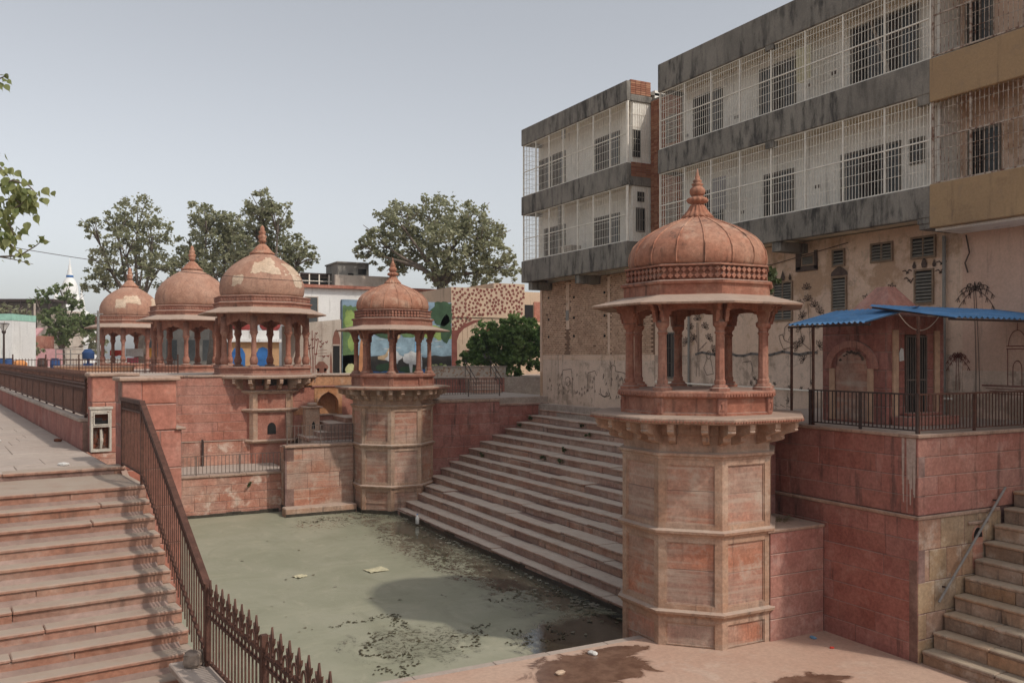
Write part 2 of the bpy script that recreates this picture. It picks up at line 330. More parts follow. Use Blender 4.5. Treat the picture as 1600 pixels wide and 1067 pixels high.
def cmesh(name, w, d, h, mat, c=.012):          # chamfered block centred on its own origin, shared by size
    key = (name, round(w, 2), round(d, 2), round(h, 2), mat)
    if key in _cb: return _cb[key]
    c = min(c, w*.3, d*.3, h*.3); x, y, z = w/2, d/2, h/2
    vs = []; idx = {}
    for sx in (-1, 1):
        for sy in (-1, 1):
            for sz in (-1, 1):
                for a in range(3):
                    idx[(sx, sy, sz, a)] = len(vs)
                    vs.append((sx*(x-(c if a != 0 else 0)), sy*(y-(c if a != 1 else 0)), sz*(z-(c if a != 2 else 0))))
    fs = []
    for s_ in (-1, 1):
        q = [(s_, -1, -1, 0), (s_, 1, -1, 0), (s_, 1, 1, 0), (s_, -1, 1, 0)]; fs.append([idx[k] for k in (q if s_ > 0 else q[::-1])])
        q = [(-1, s_, -1, 1), (-1, s_, 1, 1), (1, s_, 1, 1), (1, s_, -1, 1)]; fs.append([idx[k] for k in (q if s_ > 0 else q[::-1])])
        q = [(-1, -1, s_, 2), (1, -1, s_, 2), (1, 1, s_, 2), (-1, 1, s_, 2)]; fs.append([idx[k] for k in (q if s_ > 0 else q[::-1])])
    for a in (-1, 1):
        for b in (-1, 1):
            fs.append([idx[(a, b, -1, 0)], idx[(a, b, -1, 1)], idx[(a, b, 1, 1)], idx[(a, b, 1, 0)]])
            fs.append([idx[(a, -1, b, 0)], idx[(a, -1, b, 2)], idx[(a, 1, b, 2)], idx[(a, 1, b, 0)]])
            fs.append([idx[(-1, a, b, 1)], idx[(-1, a, b, 2)], idx[(1, a, b, 2)], idx[(1, a, b, 1)]])
            for e in (-1, 1): fs.append([idx[(a, b, e, 0)], idx[(a, b, e, 1)], idx[(a, b, e, 2)]])
    mb = MB(); mb.add(vs, fs); m = mb.mesh(name, mat)
    _cb[key] = m; return m
def block(name, parent, mat, x0, x1, y0, y1, z0, z1, rz=0, piv=(0, 0), c=.012):
    """chamfered block given by its extents in a frame turned by rz about piv"""
    cx, cy = (x0+x1)/2, (y0+y1)/2; ca, sa = math.cos(rz), math.sin(rz)
    m = cmesh(name, x1-x0, y1-y0, z1-z0, mat, c)
    return ob(name, m, parent, (piv[0]+cx*ca-cy*sa, piv[1]+cx*sa+cy*ca, (z0+z1)/2), rz)
def stone_wall(parent, L, z0, z1, rows, wmin, wmax, mat, seed, org=(0, 0), rz=0, thick=.3, core='mortar', name='stone_block',
               joint=.009, d=.10, skip=None, rel=.006):
    """courses of separate stones on the plane y=0 of a frame at org turned by rz (facing -y), with a core set back behind them"""
    rnd = random.Random(seed); h = (z1-z0)/rows if isinstance(rows, int) else None
    hs_ = [h]*rows if h else rows
    mb = MB()
    if not skip: mb.box(0, L, .014, thick, z0, z1)
    if mb.v: mb.build('wall_core', core, parent, (org[0], org[1], 0), rz)
    z = z0
    for r_, hh in enumerate(hs_):
        x = 0; first = True
        while x < L-.01:
            w = rnd.uniform(wmin, wmax)*(.55 if first and r_ % 2 else 1); first = False
            if L-x-w < wmin*.5: w = L-x
            a, b = x+joint/2, min(L, x+w)-joint/2; pr = rnd.uniform(-rel, rel)
            if not (skip and skip(a, b, z, z+hh)):
                block(name, parent, mat(rnd) if callable(mat) else mat, a, b, pr, pr+d, z+joint/2, z+hh-joint/2, rz, org)
            x += w
        z += hh
def railing(parent, p0, p1, zb, ht, sp, mats, post_sp=None, bar=.014, rail=.035, lowgap=.08, posts=True, postw=.045):
    """rails, posts and single bars between two points in the parent's frame (flat run)"""
    p0, p1 = Vector((p0[0], p0[1], zb)), Vector((p1[0], p1[1], zb)); d = p1-p0; L = d.length; d.normalize(); a = math.atan2(d.y, d.x)
    up = Vector((0, 0, 1))
    MB().beam(p0+up*ht, p1+up*ht, rail, rail*.8).build('top_rail', mats, parent)
    MB().beam(p0+up*lowgap, p1+up*lowgap, rail*.7, rail*.6).build('bottom_rail', mats, parent)
    bm_ = MB().box(-bar/2, bar/2, -bar/2, bar/2, lowgap, ht-.01).mesh('bar', mats)
    n = max(2, int(L/sp))
    np_ = max(1, round(L/post_sp)) if post_sp else 1
    pm = MB().box(-postw/2, postw/2, -postw/2, postw/2, 0, ht+.01).mesh('post', mats)
    for i in range(1, n): ob('bar', bm_, parent, p0+d*(L*i/n), a)
    if posts:
        for i in range(np_+1): ob('post', pm, parent, p0+d*(L*i/np_), a)
def ribbon(mb, pts, w, off=0.0):
    """flat stroke in the (u, z) plane, returned as faces with y=off"""
    for i in range(len(pts)-1):
        a, b = Vector(pts[i]), Vector(pts[i+1]); d = b-a
        if d.length < 1e-5: continue
        n = Vector((-d.y, d.x)).normalized()*w/2; e = d.normalized()*w*.3
        q = [a-n-e, b-n+e, b+n+e, a+n-e]
        mb.add([(p.x, off, p.y) for p in q], [(0, 1, 2, 3)])
def leaf_cloud(mb, rnd, c, rad, n, size, flat=1.0, dens=.55):
    """clumps of leaf blades in an ellipsoid"""
    nc = max(3, int(n/26))
    for _ in range(nc):
        while True:
            p = Vector((rnd.uniform(-1, 1), rnd.uniform(-1, 1), rnd.uniform(-1, 1)))
            if dens*.6 < p.length < 1: break
        q = Vector(c)+Vector((p.x*rad, p.y*rad, p.z*rad*flat)); cr = rad*rnd.uniform(.13, .27)
        for _ in range(26):
            o = Vector((rnd.gauss(0, .5), rnd.gauss(0, .5), rnd.gauss(0, .42)))*cr; k = q+o
            s = size*rnd.uniform(.6, 1.3)
            a = Vector((rnd.uniform(-1, 1), rnd.uniform(-1, 1), rnd.uniform(-.9, .5))).normalized()
            b = a.cross(Vector((rnd.uniform(-1, 1), rnd.uniform(-1, 1), rnd.uniform(-1, 1)))).normalized()
            mb.add([k-a*s*.5, k+b*s*.36-a*s*.05, k+a*s*.6, k-b*s*.36-a*s*.05], [(0, 1, 2, 3)])
RGT = Vector((math.cos(YAW), -math.sin(YAW), 0)); FWD = Vector((math.sin(YAW), math.cos(YAW), 0))

# left-hand complex: its own frame, turned 6 degrees from the tank
AL = R(6.16); LO = (1.05, 15.01)
def LW(x, y): return (LO[0]+x*math.cos(AL)-y*math.sin(AL), LO[1]+x*math.sin(AL)+y*math.cos(AL))
ZW, ZP = -4.70, -4.30

# ------------------------------------------------------------------ ground, water, pavements
g = MB(); X0, X1, Y0, Y1, B = -14, 21.2, -14, 41.5, 900
for (a, b, c, d) in ((-B, X0, -B, B), (X1, B, -B, B), (X0, X1, -B, Y0), (X0, X1, Y1, B)):
    g.quad((a, c, -.52), (b, c, -.52), (b, d, -.52), (a, d, -.52))
struct(g.build('ground', 'earth'))
struct(MB().quad((-14, -14, ZW), (22, -14, ZW), (22, 42, ZW), (-14, 42, ZW)).build('tank_water', 'water'))
pl = struct(MB().box(2.2, 24, -14, 15.36, -5.2, ZP).build('plaza', 'plaza'))
rnd = random.Random(3)
x = 3.2
while x < 11.6:                                         # kerb stones along the tank edge
    w = rnd.uniform(1.2, 2.0); block('kerb_stone', pl, 'pave', x, min(11.6, x+w)-.008, 15.365, 15.60, -5.0, ZP-.012+rnd.uniform(-.004, .004)); x += w
# upper walkway on the left (flag stones)
lw = struct(MB().box(-13, -.12, -.02, 70, -.6, -.03).build('upper_walkway', 'mortar', None, (LO[0], LO[1], 0), AL))
rnd = random.Random(5); y = 0.0
while y < 22:
    h = rnd.uniform(.75, 1.0)*(1 if y < 10 else 1.6); x = -9.0+rnd.uniform(-.4, .2)
    while x < -.2:
        w = rnd.uniform(1.1, 1.7); xe = min(-.17, x+w) if x+w < -.6 else -.17
        block('flag_stone', lw, 'pave', x+.004, xe-.004, y+.004, y+h-.004, -.06, rnd.uniform(-.004, .004), c=.006); x = xe
    y += h
struct(MB().box(-13, -.12, y, 70, -.03, -.005).build('far_walkway', 'pave', None, (LO[0], LO[1], 0), AL))
# north terraces
struct(MB().prism([(-8, 41.0), (14.4, 41.0), (14.4, 130), (-8, 130)], -.5, .86).build('north_terrace', 'pave'))
struct(MB().box(14.45, 21.0, 35.25, 41.2, -2, -.14).build('ghat_head_walkway', 'pave'))
struct(MB().box(14.45, 34, 41.25, 60, -2, .62).build('raised_terrace', 'pave'))
struct(MB().box(8.75, 14.4, 36.1, 36.95, -4.9, -1.98).box(10.2, 14.4, 36.95, 40.4, -4.9, -1.985).build('lower_court', 'pave'))
struct(MB().box(19.95, 24, 3, 35.9, -3, -.45).build('ghat_top_landing', 'pave'))

# ------------------------------------------------------------------ ghat: fifteen broad steps along the east side
gh = thing('ghat_steps', 'broad flight of shaded reddish stone bathing steps running between the two domed towers', 'steps', (0, 0, 0))
SX = [12.65, 13.02, 13.53, 13.90, 14.53, 15.05, 15.48, 15.92, 16.38, 16.92, 17.55, 18.18, 18.76, 19.36, 19.95]
rnd = random.Random(11)
MB().slabxz([(12.75, -5.2)]+[p for i in range(15) for p in ((SX[i]+.06, -4.45+.268*(i-1) if i else -5.1), (SX[i]+.06, -4.45+.268*i-.05))]+[(21, -4.45+.268*14-.05), (21, -5.2)],
            15.4, 35.12).build('step_core', 'mortar_dk', gh)
for i, sx in enumerate(SX):
    z = -4.45+.268*i; nx = SX[i+1] if i < 14 else 20.5; zb = z-.268 if i else -5.1
    y = 15.5
    while y < 35.05:
        L = rnd.uniform(1.1, 2.4); ye = min(35.1, y+L)
        if 35.1-ye < .5: ye = 35.1
        dz = rnd.gauss(0, .009); dx = rnd.gauss(0, .016)
        tm = block('tread_slab', gh, 'ghat', sx-.035+dx, nx+.03, y+.004, ye-.004, z-.075+dz, z+dz, c=.016); tm.rotation_euler = (rnd.gauss(0, .003), rnd.gauss(0, .005), rnd.gauss(0, .002))
        y = ye
    y = 15.5
    while y < 35.05:
        L = rnd.uniform(.8, 1.9); ye = min(35.1, y+L)
        if 35.1-ye < .4: ye = 35.1
        dx = rnd.gauss(0, .008)
        block('riser_stone', gh, 'ghat', sx+dx, sx+.16, y+.004, ye-.004, zb+.002, z-.08, c=.012); y = ye
# last low step under the building wall
for k in range(9):
    block('riser_stone', gh, 'ghat', 20.18+rnd.gauss(0, .006), 20.55, 15.5+k*2.2, 15.5+(k+1)*2.2-.01, -.76, -.44+rnd.gauss(0, .006))

# weeds rooted in the joints of the steps
def weed(px, py, pz, r, n, label, seed, mat='leaf_weed', group='weeds in the joints of the ghat steps', size=.11):
    rn = random.Random(seed); t = thing('weed', label, 'plant', (px, py, pz), 0, group)
    mb = MB(); st = MB()
    for _ in range(max(4, n//12)):
        e = Vector((rn.uniform(-1, 1)*r, rn.uniform(-1, 1)*r, rn.uniform(.3, 1.1)*r)); st.tube([(0, 0, 0), e*.5+Vector((0, 0, .1*r)), e], .006, 4)
    leaf_cloud(mb, rn, (0, 0, r*.6), r, n, size, .7, .2)
    mb.build('foliage', mat, t); st.build('stem', mat, t); return t
for k, (wx, wy, i, lab) in enumerate(((19.32, 30.6, 13, 'weed tuft on the second highest step, midway along the ghat'), (18.7, 29.0, 12, 'weed on the third highest step, just below and right of the tuft above'), (18.1, 25.8, 11, 'leafy weed on the fourth highest step close beside the near tower slab'),
        (17.5, 28.9, 10, 'weed in the fifth highest step, midway along the ghat'), (16.9, 29.3, 9, 'left one of two weeds side by side on the sixth highest step'), (16.88, 28.0, 9, 'spreading right one of two weeds side by side on the sixth highest step'),
        (18.72, 34.7, 12, 'small weed where the third highest step meets the maroon end wall'), (19.3, 34.8, 13, 'dark weed where the second highest step meets the maroon end wall'), (16.35, 33.6, 8, 'tiny weed low on the left part of the ghat near the far tower'))):
    weed(wx, wy, -4.45+.268*i-.2, rnd.uniform(.12, .2), 90, lab, 50+k)
# ------------------------------------------------------------------ domed pavilions
def octa_face_w(ap): return 2*ap*math.tan(PI/8)
PH = PI/8
def bracket_mesh(x_out, z_top, z_bot, w, mat, y_in):
    # S-profile in (y, z): y negative is outward
    P = [(-y_in, z_top), (-y_in-x_out, z_top), (-y_in-x_out, z_top-.10*(z_top-z_bot)*2)]
    H = z_top-z_bot
    for k in range(13):
        t = k/12; P.append((-y_in-x_out*(.16+.80*(1-t)**.8+.13*math.sin(t*3.4*PI)*(1-t*.4)), z_top-H*(.26+.74*t)))
    P.append((-y_in, z_bot)); P = P[::-1]
    return MB().slabyz(P, -w/2, w/2).mesh('bracket', mat)
def arch_panel(w, ztop, zspr, rise, th, ap, mat, n=18, cusps=5):
    """spandrel panel over one opening, with a cusped pointed arch cut out of it"""
    mb = MB(); lo = []
    for k in range(n*2+1):
        t = -1+k/n; x = t*w/2; u = abs(t)
        z = zspr+rise*(1-u**2.4)**.62*.9+rise*.12*max(0, 1-u*6)-.05*rise*abs(math.sin(cusps*PI*u/2))*(1 if u < .9 else 0)
        lo.append((x, z))
    for a, b in zip(lo, lo[1:]):
        mb.add([(a[0], -ap, a[1]), (b[0], -ap, b[1]), (b[0], -ap, ztop), (a[0], -ap, ztop),
                (a[0], -ap+th, a[1]), (b[0], -ap+th, b[1]), (b[0], -ap+th, ztop), (a[0], -ap+th, ztop)],
               [(0, 1, 2, 3), (7, 6, 5, 4), (0, 4, 5, 1)])
    return mb.mesh('arch_panel', mat)
def ring8(t, name, mat, prof, parent=None):          # octagonal moulding, prof = [(apothem, z)...]
    return MB().lathe([(a/math.cos(PH), z) for a, z in prof], 8, 0, 0, PH).build(name, mat, parent or t)
def dentils(t, name, mat, ap, z0, z1, sp, w, out):
    mb = MB(); W_ = octa_face_w(ap)
    for k in range(8):
        a = k*PI/4; n = int(W_/sp)
        for i in range(n):
            u = -W_/2+(i+.5)*W_/n
            b = MB().box(u-w/2, u+w/2, -ap-out, -ap+.01, z0, z1)
            ca, sa = math.cos(a), math.sin(a); mb.add([(x*ca-y*sa, x*sa+y*ca, z) for x, y, z in b.v], b.f)
    return stuff(mb.build(name, mat, t))
def pavilion_ribbed(t):
    """tower with panelled octagonal shaft, bracketed slab, eight columns and ribbed dome; base at local z = -4.75"""
    AP = 1.57; Wf = octa_face_w(AP); rn = random.Random(21)
    ring8(t, 'shaft_core', 'mortar', [(1.49, -4.9), (1.49, .35)])
    tiers = [(-4.85, -3.69, .30), (-3.54, -2.02, .50), (-1.87, -.42, .5)]
    for ti, (z0, z1, sp) in enumerate(tiers):
        ra, rb = .11, .12
        zz0 = -4.28 if ti == 0 else z0
        fr = MB().box(-Wf/2, -Wf/2+.15, -AP, -AP+.12, z0, z1).mesh('stile', 'sand_tower')
        fr2 = MB().box(Wf/2-.15, Wf/2, -AP, -AP+.12, z0, z1).mesh('stile', 'sand_tower')
        rl = MB().box(-Wf/2+.152, Wf/2-.152, -AP+.003, -AP+.12, z1-rb, z1).mesh('frame_rail', 'sand_tower')
        r2 = MB().box(-Wf/2+.152, Wf/2-.152, -AP+.003, -AP+.12, z0, z0+ra).mesh('frame_rail', 'sand_tower')
        bead = MB(); x0, x1, b0, b1 = -Wf/2+.15, Wf/2-.15, (z0+ra if ti else zz0), z1-rb; e = .022
        for q in ((x0, x0+e, b0, b1), (x1-e, x1, b0, b1), (x0+e, x1-e, b1-e, b1), (x0+e, x1-e, b0, b0+e)): bead.box(q[0], q[1], -AP+.022, -AP+.1, q[2], q[3])
        bm_ = bead.mesh('panel_bead', 'sand_tower')
        for k in range(8):
            a = k*PI/4
            ob('stile', fr, t, rz=a); ob('stile', fr2, t, rz=a); ob('frame_rail', rl, t, rz=a)
            if ti: ob('frame_rail', r2, t, rz=a)
            ob('panel_bead', bm_, t, rz=a)
            cuts = [z0+(ra if ti else 0)]+([] if ti == 0 else [z0+ra+(z1-z0-ra-rb)*(.52+rn.uniform(-.05, .05))])+[z1-rb]
            for c0, c1 in zip(cuts, cuts[1:]):
                pr = rn.uniform(-.003, .003); hw = Wf/2-.15
                m = cmesh('panel_stone', 2*hw-.002, .08, c1-c0-.004, 'panel', .006)
                ca, sa = math.cos(a), math.sin(a); yy = -AP+.045+.04+pr
                ob('panel_stone', m, t, (-yy*sa, yy*ca, (c0+c1)/2), a)
    ring8(t, 'lower_cornice', 'sand_tower', [(1.50, -3.70), (1.585, -3.695), (1.60, -3.66), (1.66, -3.62), (1.67, -3.57), (1.60, -3.55), (1.58, -3.535), (1.5, -3.53)])
    ring8(t, 'upper_cornice', 'sand_tower', [(1.50, -2.03), (1.585, -2.025), (1.60, -1.99), (1.66, -1.95), (1.67, -1.90), (1.60, -1.88), (1.58, -1.865), (1.5, -1.86)])
    ring8(t, 'neck_cornice', 'sand_tower', [(1.50, -.43), (1.585, -.425), (1.60, -.38), (1.65, -.35), (1.65, -.30), (1.58, -.28), (1.55, -.27), (1.55, .06), (1.60, .08), (1.60, .33), (1.5, .33)])
    bk = bracket_mesh(.60, .33, -.12, .135, 'sand_tower', 1.52)
    bk2 = bracket_mesh(.66, .33, -.12, .16, 'sand_tower', 1.62)
    for k in range(8):
        a = k*PI/4
        for u in (-.34, .34): ob('bracket', bk, t, (u*math.cos(a), u*math.sin(a), 0), a)
        ob('bracket', bk2, t, rz=a+PH)
    ring8(t, 'platform_slab', 'chajja', [(1.3, .332), (2.14, .335), (2.16, .36), (2.20, .37), (2.235, .40), (2.235, .445), (2.21, .47), (1.4, .485), (1.3, .485)])
    dentils(t, 'slab_beading', 'sand', 2.222, .375, .415, .07, .042, .03)
    ring8(t, 'plinth', 'sand', [(1.50, .48), (1.60, .482), (1.60, .53), (1.555, .54), (1.555, .83), (1.61, .84), (1.66, .87), (1.665, .95), (1.64, .985), (1.2, 1.0), (.0, 1.0)])
    dentils(t, 'plinth_beading', 'sand', 1.655, .875, .925, .075, .045, .025)
    for k in range(8):
        a = k*PI/4+PH; r = 1.555/math.cos(PH)
        c = ob('corner_block', cmesh('corner_block', .20, .1, .34, 'sand', .02), t, (math.sin(a)*(r-.01), -math.cos(a)*(r-.01), .67), a)
        mb = MB().box(-.05, .05, -.066, -.04, -.08, -.06).box(-.05, .05, -.066, -.04, .06, .08).box(-.015, .015, -.07, -.04, -.06, .06)
        mb.build('carved_boss', 'sand', c)
    W2 = octa_face_w(1.5)
    for k in range(8):                                   # columns at the corners
        a = k*PI/4+PH; r = 1.42/math.cos(PH); p = (math.sin(a)*r, -math.cos(a)*r, 0)
        c = MB().lathe([(.11, 1.10), (.118, 1.20), (.098, 1.23), (.095, 1.5), (.088, 2.16), (.108, 2.18), (.108, 2.21), (.088, 2.23), (.095, 2.29), (.14, 2.34), (.15, 2.41), (.12, 2.43), (.08, 2.46), (.08, 2.82)], 8, 0, 0, PH).build('column', 'sand', t, p, a)
        MB().lathe([(.21, .99), (.21, 1.05), (.17, 1.07), (.15, 1.115), (.1, 1.12)], 8, 0, 0, PH).build('column_base', 'sand', c)
        cb = MB()
        for u in (-.10, .10):
            cb.slabyz([(.05, 2.80), (.05, 2.42), (-.15, 2.42), (-.17, 2.52), (-.19, 2.54), (-.20, 2.64), (-.26, 2.67), (-.27, 2.75), (-.36, 2.78), (-.36, 2.82)][::-1], u-.038, u+.038)
        cb.build('eave_bracket', 'sand', c)
    am = MB(); hw_ = octa_face_w(1.46)/2-.01; OL = [(1, 2.43), (.86, 2.44), (.845, 2.51), (.79, 2.52), (.775, 2.58), (.69, 2.595), (.67, 2.65), (.50, 2.665), (.46, 2.69), (.12, 2.70), (0, 2.73)]
    OL = [(-u*hw_, z) for u, z in OL]+[(u*hw_, z) for u, z in OL[-2::-1]]
    for p, q in zip(OL, OL[1:]): am.add([(p[0], -1.44, p[1]), (q[0], -1.44, q[1]), (q[0], -1.44, 2.84), (p[0], -1.44, 2.84), (p[0], -1.38, p[1]), (q[0], -1.38, q[1]), (q[0], -1.38, 2.84), (p[0], -1.38, 2.84)], [(0, 1, 2, 3), (7, 6, 5, 4), (0, 4, 5, 1)])
    am = am.mesh('arch_panel', 'sand')
    for k in range(8): ob('arch_panel', am, t, rz=k*PI/4)
    ring8(t, 'ceiling', 'sand', [(0, 2.80), (1.5, 2.81), (1.5, 2.9), (0, 2.9)])
    ring8(t, 'eave', 'chajja', [(1.45, 2.93), (2.20, 2.755), (2.22, 2.765), (2.225, 2.80), (1.55, 2.99), (1.45, 2.99)])
    ring8(t, 'drum', 'sand', [(1.4, 2.9), (1.545, 2.95), (1.545, 3.20), (1.60, 3.22), (1.61, 3.27), (1.55, 3.29), (1.50, 3.30), (1.435, 3.31), (1.435, 3.58), (1.53, 3.59), (1.53, 3.62), (1.45, 3.635), (1.3, 3.64)])
    fz = MB(); Wz = octa_face_w(1.49); nd = 9
    for k in range(8):
        a = k*PI/4; ca, sa = math.cos(a), math.sin(a); loc = MB()
        for i in range(nd):
            u = -Wz/2+(i+.5)*Wz/nd; w = Wz/nd*.47
            for zc, hh, ww in ((3.515, .062, w*.93), (3.385, .062, w*.93)):
                loc.slabxz([(u-ww, zc), (u, zc-hh), (u+ww, zc), (u, zc+hh)], -1.50, -1.43)
        fz.add([(x*ca-y*sa, x*sa+y*ca, z) for x, y, z in loc.v], loc.f)
    stuff(fz.build('frieze_diamonds', 'sand', t))
    prof = [(1.44, 3.62), (1.50, 3.70), (1.515, 3.82), (1.49, 3.98), (1.41, 4.14), (1.27, 4.29), (1.07, 4.43), (.84, 4.55), (.60, 4.655), (.40, 4.735), (.26, 4.80), (.2, 4.83)]
    d = MB().lathe(prof, 48, 0, 0, 0).build('dome', 'dome', t, smooth=True)
    rib = MB().tube([(0, -r-.004, z) for r, z in prof], [.021]*8+[.02, .018, .016, .014], 6).mesh('dome_rib', 'dome', True)
    for k in range(16): ob('dome_rib', rib, t, rz=k*PI/8+PH/2)
    MB().lathe([(.2, 4.77), (.31, 4.775), (.335, 4.80), (.285, 4.86), (.22, 4.94), (.175, 5.02), (.15, 5.07), (.08, 5.08)], 64, flute=.09, nf=16).build('lotus_cap', 'dome', t, smooth=True)
    MB().lathe([(.12, 5.05), (.13, 5.10), (.20, 5.13), (.235, 5.18), (.20, 5.23), (.12, 5.26), (.12, 5.28)], 60, flute=.07, nf=12).build('finial_disc', 'dome', t, smooth=True)
    MB().lathe([(.1, 5.27), (.15, 5.30), (.175, 5.36), (.17, 5.42), (.12, 5.48), (.10, 5.50), (.13, 5.525), (.13, 5.545), (.08, 5.57), (.10, 5.60), (.10, 5.62), (.055, 5.66), (.06, 5.70), (.035, 5.74), (.015, 5.86), (0.002, 5.9)], 24).build('finial', 'dome', t, smooth=True)
near = thing('pavilion_tower', 'large domed red sandstone tower nearest the viewer, standing on the plaza beside the steps', 'tower', (12.87, 15.52, 0), 0, 'domed pavilions round the tank')
pavilion_ribbed(near)
far = copy_tree(near); far.location = (13.0, 35.47, 0)
far['label'] = 'domed sandstone tower at the far foot of the ghat steps, standing in the green water'
weed(14.52, 15.12, 3.22, .36, 620, 'bushy green weed growing out of the nearest dome above its frieze', 71, 'leaf_weed', None, .14)

def pavilion_plain(t, base):
    """smooth pointed dome on eight baluster columns; floor at local z 1.24"""
    s = 'sand'
    if base:
        AP = 2.0; Wf = octa_face_w(AP)
        ring8(t, 'shaft_core', 'sand_pink', [(1.94, -4.9), (1.94, .4)])
        for (z0, z1) in ((-2.0, -.80), (-.62, .05)):
            st = MB().box(-Wf/2, -Wf/2+.2, -AP, -AP+.1, z0, z1).box(Wf/2-.2, Wf/2, -AP, -AP+.1, z0, z1).mesh('pilaster', 'sand_tower')
            for k in range(8): ob('pilaster', st, t, rz=k*PI/4)
        for z, nm in ((-2.16, 'lower_cornice'), (-.78, 'upper_cornice'), (.05, 'neck_cornice')):
            ring8(t, nm, 'sand_tower', [(1.9, z-.02), (2.02, z-.02), (2.05, z+.03), (2.12, z+.07), (2.12, z+.12), (2.03, z+.15), (1.9, z+.15)])
        nm_ = MB(); P = [(-.19, -1.78), (.19, -1.78), (.19, -1.5)]+[(.19*math.cos(q*PI/8), -1.5+.24*math.sin(q*PI/8)) for q in range(1, 8)]+[(-.19, -1.5)]
        nm_.slabxz(P, -1.955, -1.9).build('lamp_niche', 'void', t)
        bk = bracket_mesh(.72, .70, .18, .14, 'sand_tower', 1.95); b2 = bracket_mesh(.80, .70, .18, .16, 'sand_tower', 2.05)
        for k in range(8):
            a = k*PI/4
            for u in (-.28, .28): ob('bracket', bk, t, (u*math.cos(a), u*math.sin(a), 0), a)
            ob('bracket', b2, t, rz=a+PH)
        ring8(t, 'platform_slab', 'chajja', [(1.6, .70), (2.66, .70), (2.72, .75), (2.72, .82), (2.6, .86), (1.6, .88)])
    ring8(t, 'plinth', s, [(1.9, .80), (2.1, .86), (2.1, .92), (2.03, .94), (2.03, 1.13), (2.1, 1.15), (2.1, 1.22), (2.0, 1.24), (0, 1.24)])
    for k in range(8):
        a = k*PI/4+PH; r = 1.85/math.cos(PH); p = (math.sin(a)*r, -math.cos(a)*r, 0)
        c = MB().lathe([(.13, 1.30), (.17, 1.42), (.19, 1.52), (.15, 1.66), (.11, 1.74), (.13, 1.78), (.11, 1.82), (.115, 2.2), (.105, 2.55), (.13, 2.58), (.12, 2.62), (.16, 2.72), (.2, 2.78), (.17, 2.82), (.15, 3.5)], 12).build('column', s, t, p, a, True)
        MB().lathe([(.24, 1.22), (.24, 1.29), (.19, 1.31), (.14, 1.33)], 8, 0, 0, PH).build('column_base', s, c)
    am = arch_panel(octa_face_w(1.9)-.02, 3.66, 2.75, .62, .12, 1.9, s)
    for k in range(8): ob('arch_panel', am, t, rz=k*PI/4)
    ring8(t, 'ceiling', s, [(0, 3.62), (1.95, 3.63), (1.95, 3.75), (0, 3.75)])
    ring8(t, 'eave', 'chajja', [(1.9, 3.82), (2.70, 3.60), (2.73, 3.62), (2.73, 3.66), (2.05, 3.93), (1.9, 3.93)])
    ring8(t, 'drum', s, [(1.8, 3.8), (2.06, 3.9), (2.06, 4.06), (2.13, 4.09), (2.13, 4.14), (2.04, 4.17), (2.02, 4.19), (2.02, 4.38), (2.07, 4.39), (2.07, 4.43), (1.9, 4.46)])
    dentils(t, 'drum_frieze', s, 2.022, 4.22, 4.35, .13, .085, .03)
    prof = [(1.84, 4.44), (1.90, 4.60), (1.93, 4.85), (1.90, 5.10), (1.80, 5.37), (1.62, 5.65), (1.38, 5.90), (1.10, 6.11), (.82, 6.29), (.58, 6.42), (.45, 6.50), (.3, 6.55)]
    dm = MB().lathe(prof, 48).build('dome', 'dome2', t, smooth=True)
    MB().lathe([(.3, 6.46), (.56, 6.47), (.58, 6.52), (.46, 6.60), (.36, 6.72), (.27, 6.84), (.16, 6.95), (.1, 6.97)], 48, flute=.03, nf=16).build('lotus_cap', 'dome', t, smooth=True)
    MB().lathe([(.12, 6.95), (.13, 7.05), (.21, 7.10), (.15, 7.16), (.19, 7.26), (.21, 7.33), (.12, 7.40), (.16, 7.47), (.17, 7.54), (.09, 7.60), (.11, 7.68), (.08, 7.76), (.02, 7.84)], 24).build('finial', 'dome', t, smooth=True)
    return dm
def dome_patches(t, spots, seed):
    """pale limewashed patches left on a dome, lying a few millimetres proud of it"""
    prof = [(1.93, 4.85), (1.90, 5.10), (1.80, 5.37), (1.62, 5.65), (1.38, 5.90), (1.10, 6.11), (.82, 6.29)]
    def rr(z):
        for (r0, z0), (r1, z1) in zip(prof, prof[1:]):
            if z0 <= z <= z1: return r0+(r1-r0)*(z-z0)/(z1-z0)
        return 1.9
    from mathutils import noise as mn
    for si, (a0, a1, z0, z1) in enumerate(spots):
        mb = MB(); N, K = 44, 30
        P = lambda i, j: (lambda a, z: ((rr(z)+.007)*math.sin(a), -(rr(z)+.007)*math.cos(a), z))(R(a0+(a1-a0)*i/N), z0+(z1-z0)*j/K)
        for i in range(N):
            for j in range(K):
                p = Vector(P(i+.5, j+.5)); e = min(i+.5, N-i-.5)/N*2; e2 = min(j+.5, K-j-.5)/K*2
                if min(e, e2)*2.2+mn.noise(p*2.6+Vector((seed, si, 0)))*.9+mn.noise(p*9)*.35 > .28: mb.quad(P(i, j), P(i+1, j), P(i+1, j+1), P(i, j+1))
        stuff(mb.build('limewash_patch', 'limewash', t, smooth=True))
gB = 'domed pavilions round the tank'
p3 = thing('domed_pavilion', 'domed pavilion with pale patches on its dome, on a bracketed slab over the far wall', 'pavilion', (8.97, 42.1, 0), 0, gB)
pavilion_plain(p3, True); dome_patches(p3, [(-16, 16, 5.42, 6.28), (34, 60, 4.86, 5.5), (22, 88, 5.38, 6.0), (-56, -38, 4.86, 5.4), (-30, -9, 5.42, 6.1)], 4)
p2 = thing('domed_pavilion', 'plain unpatched domed pavilion, middle of the three left-hand domes', 'pavilion', (7.16, 51.6, 0), AL, gB)
pavilion_plain(p2, False)
p1 = thing('domed_pavilion', 'domed pavilion farthest left, with cloths hung drying between its columns', 'pavilion', (5.12, 66.3, 0), AL, gB)
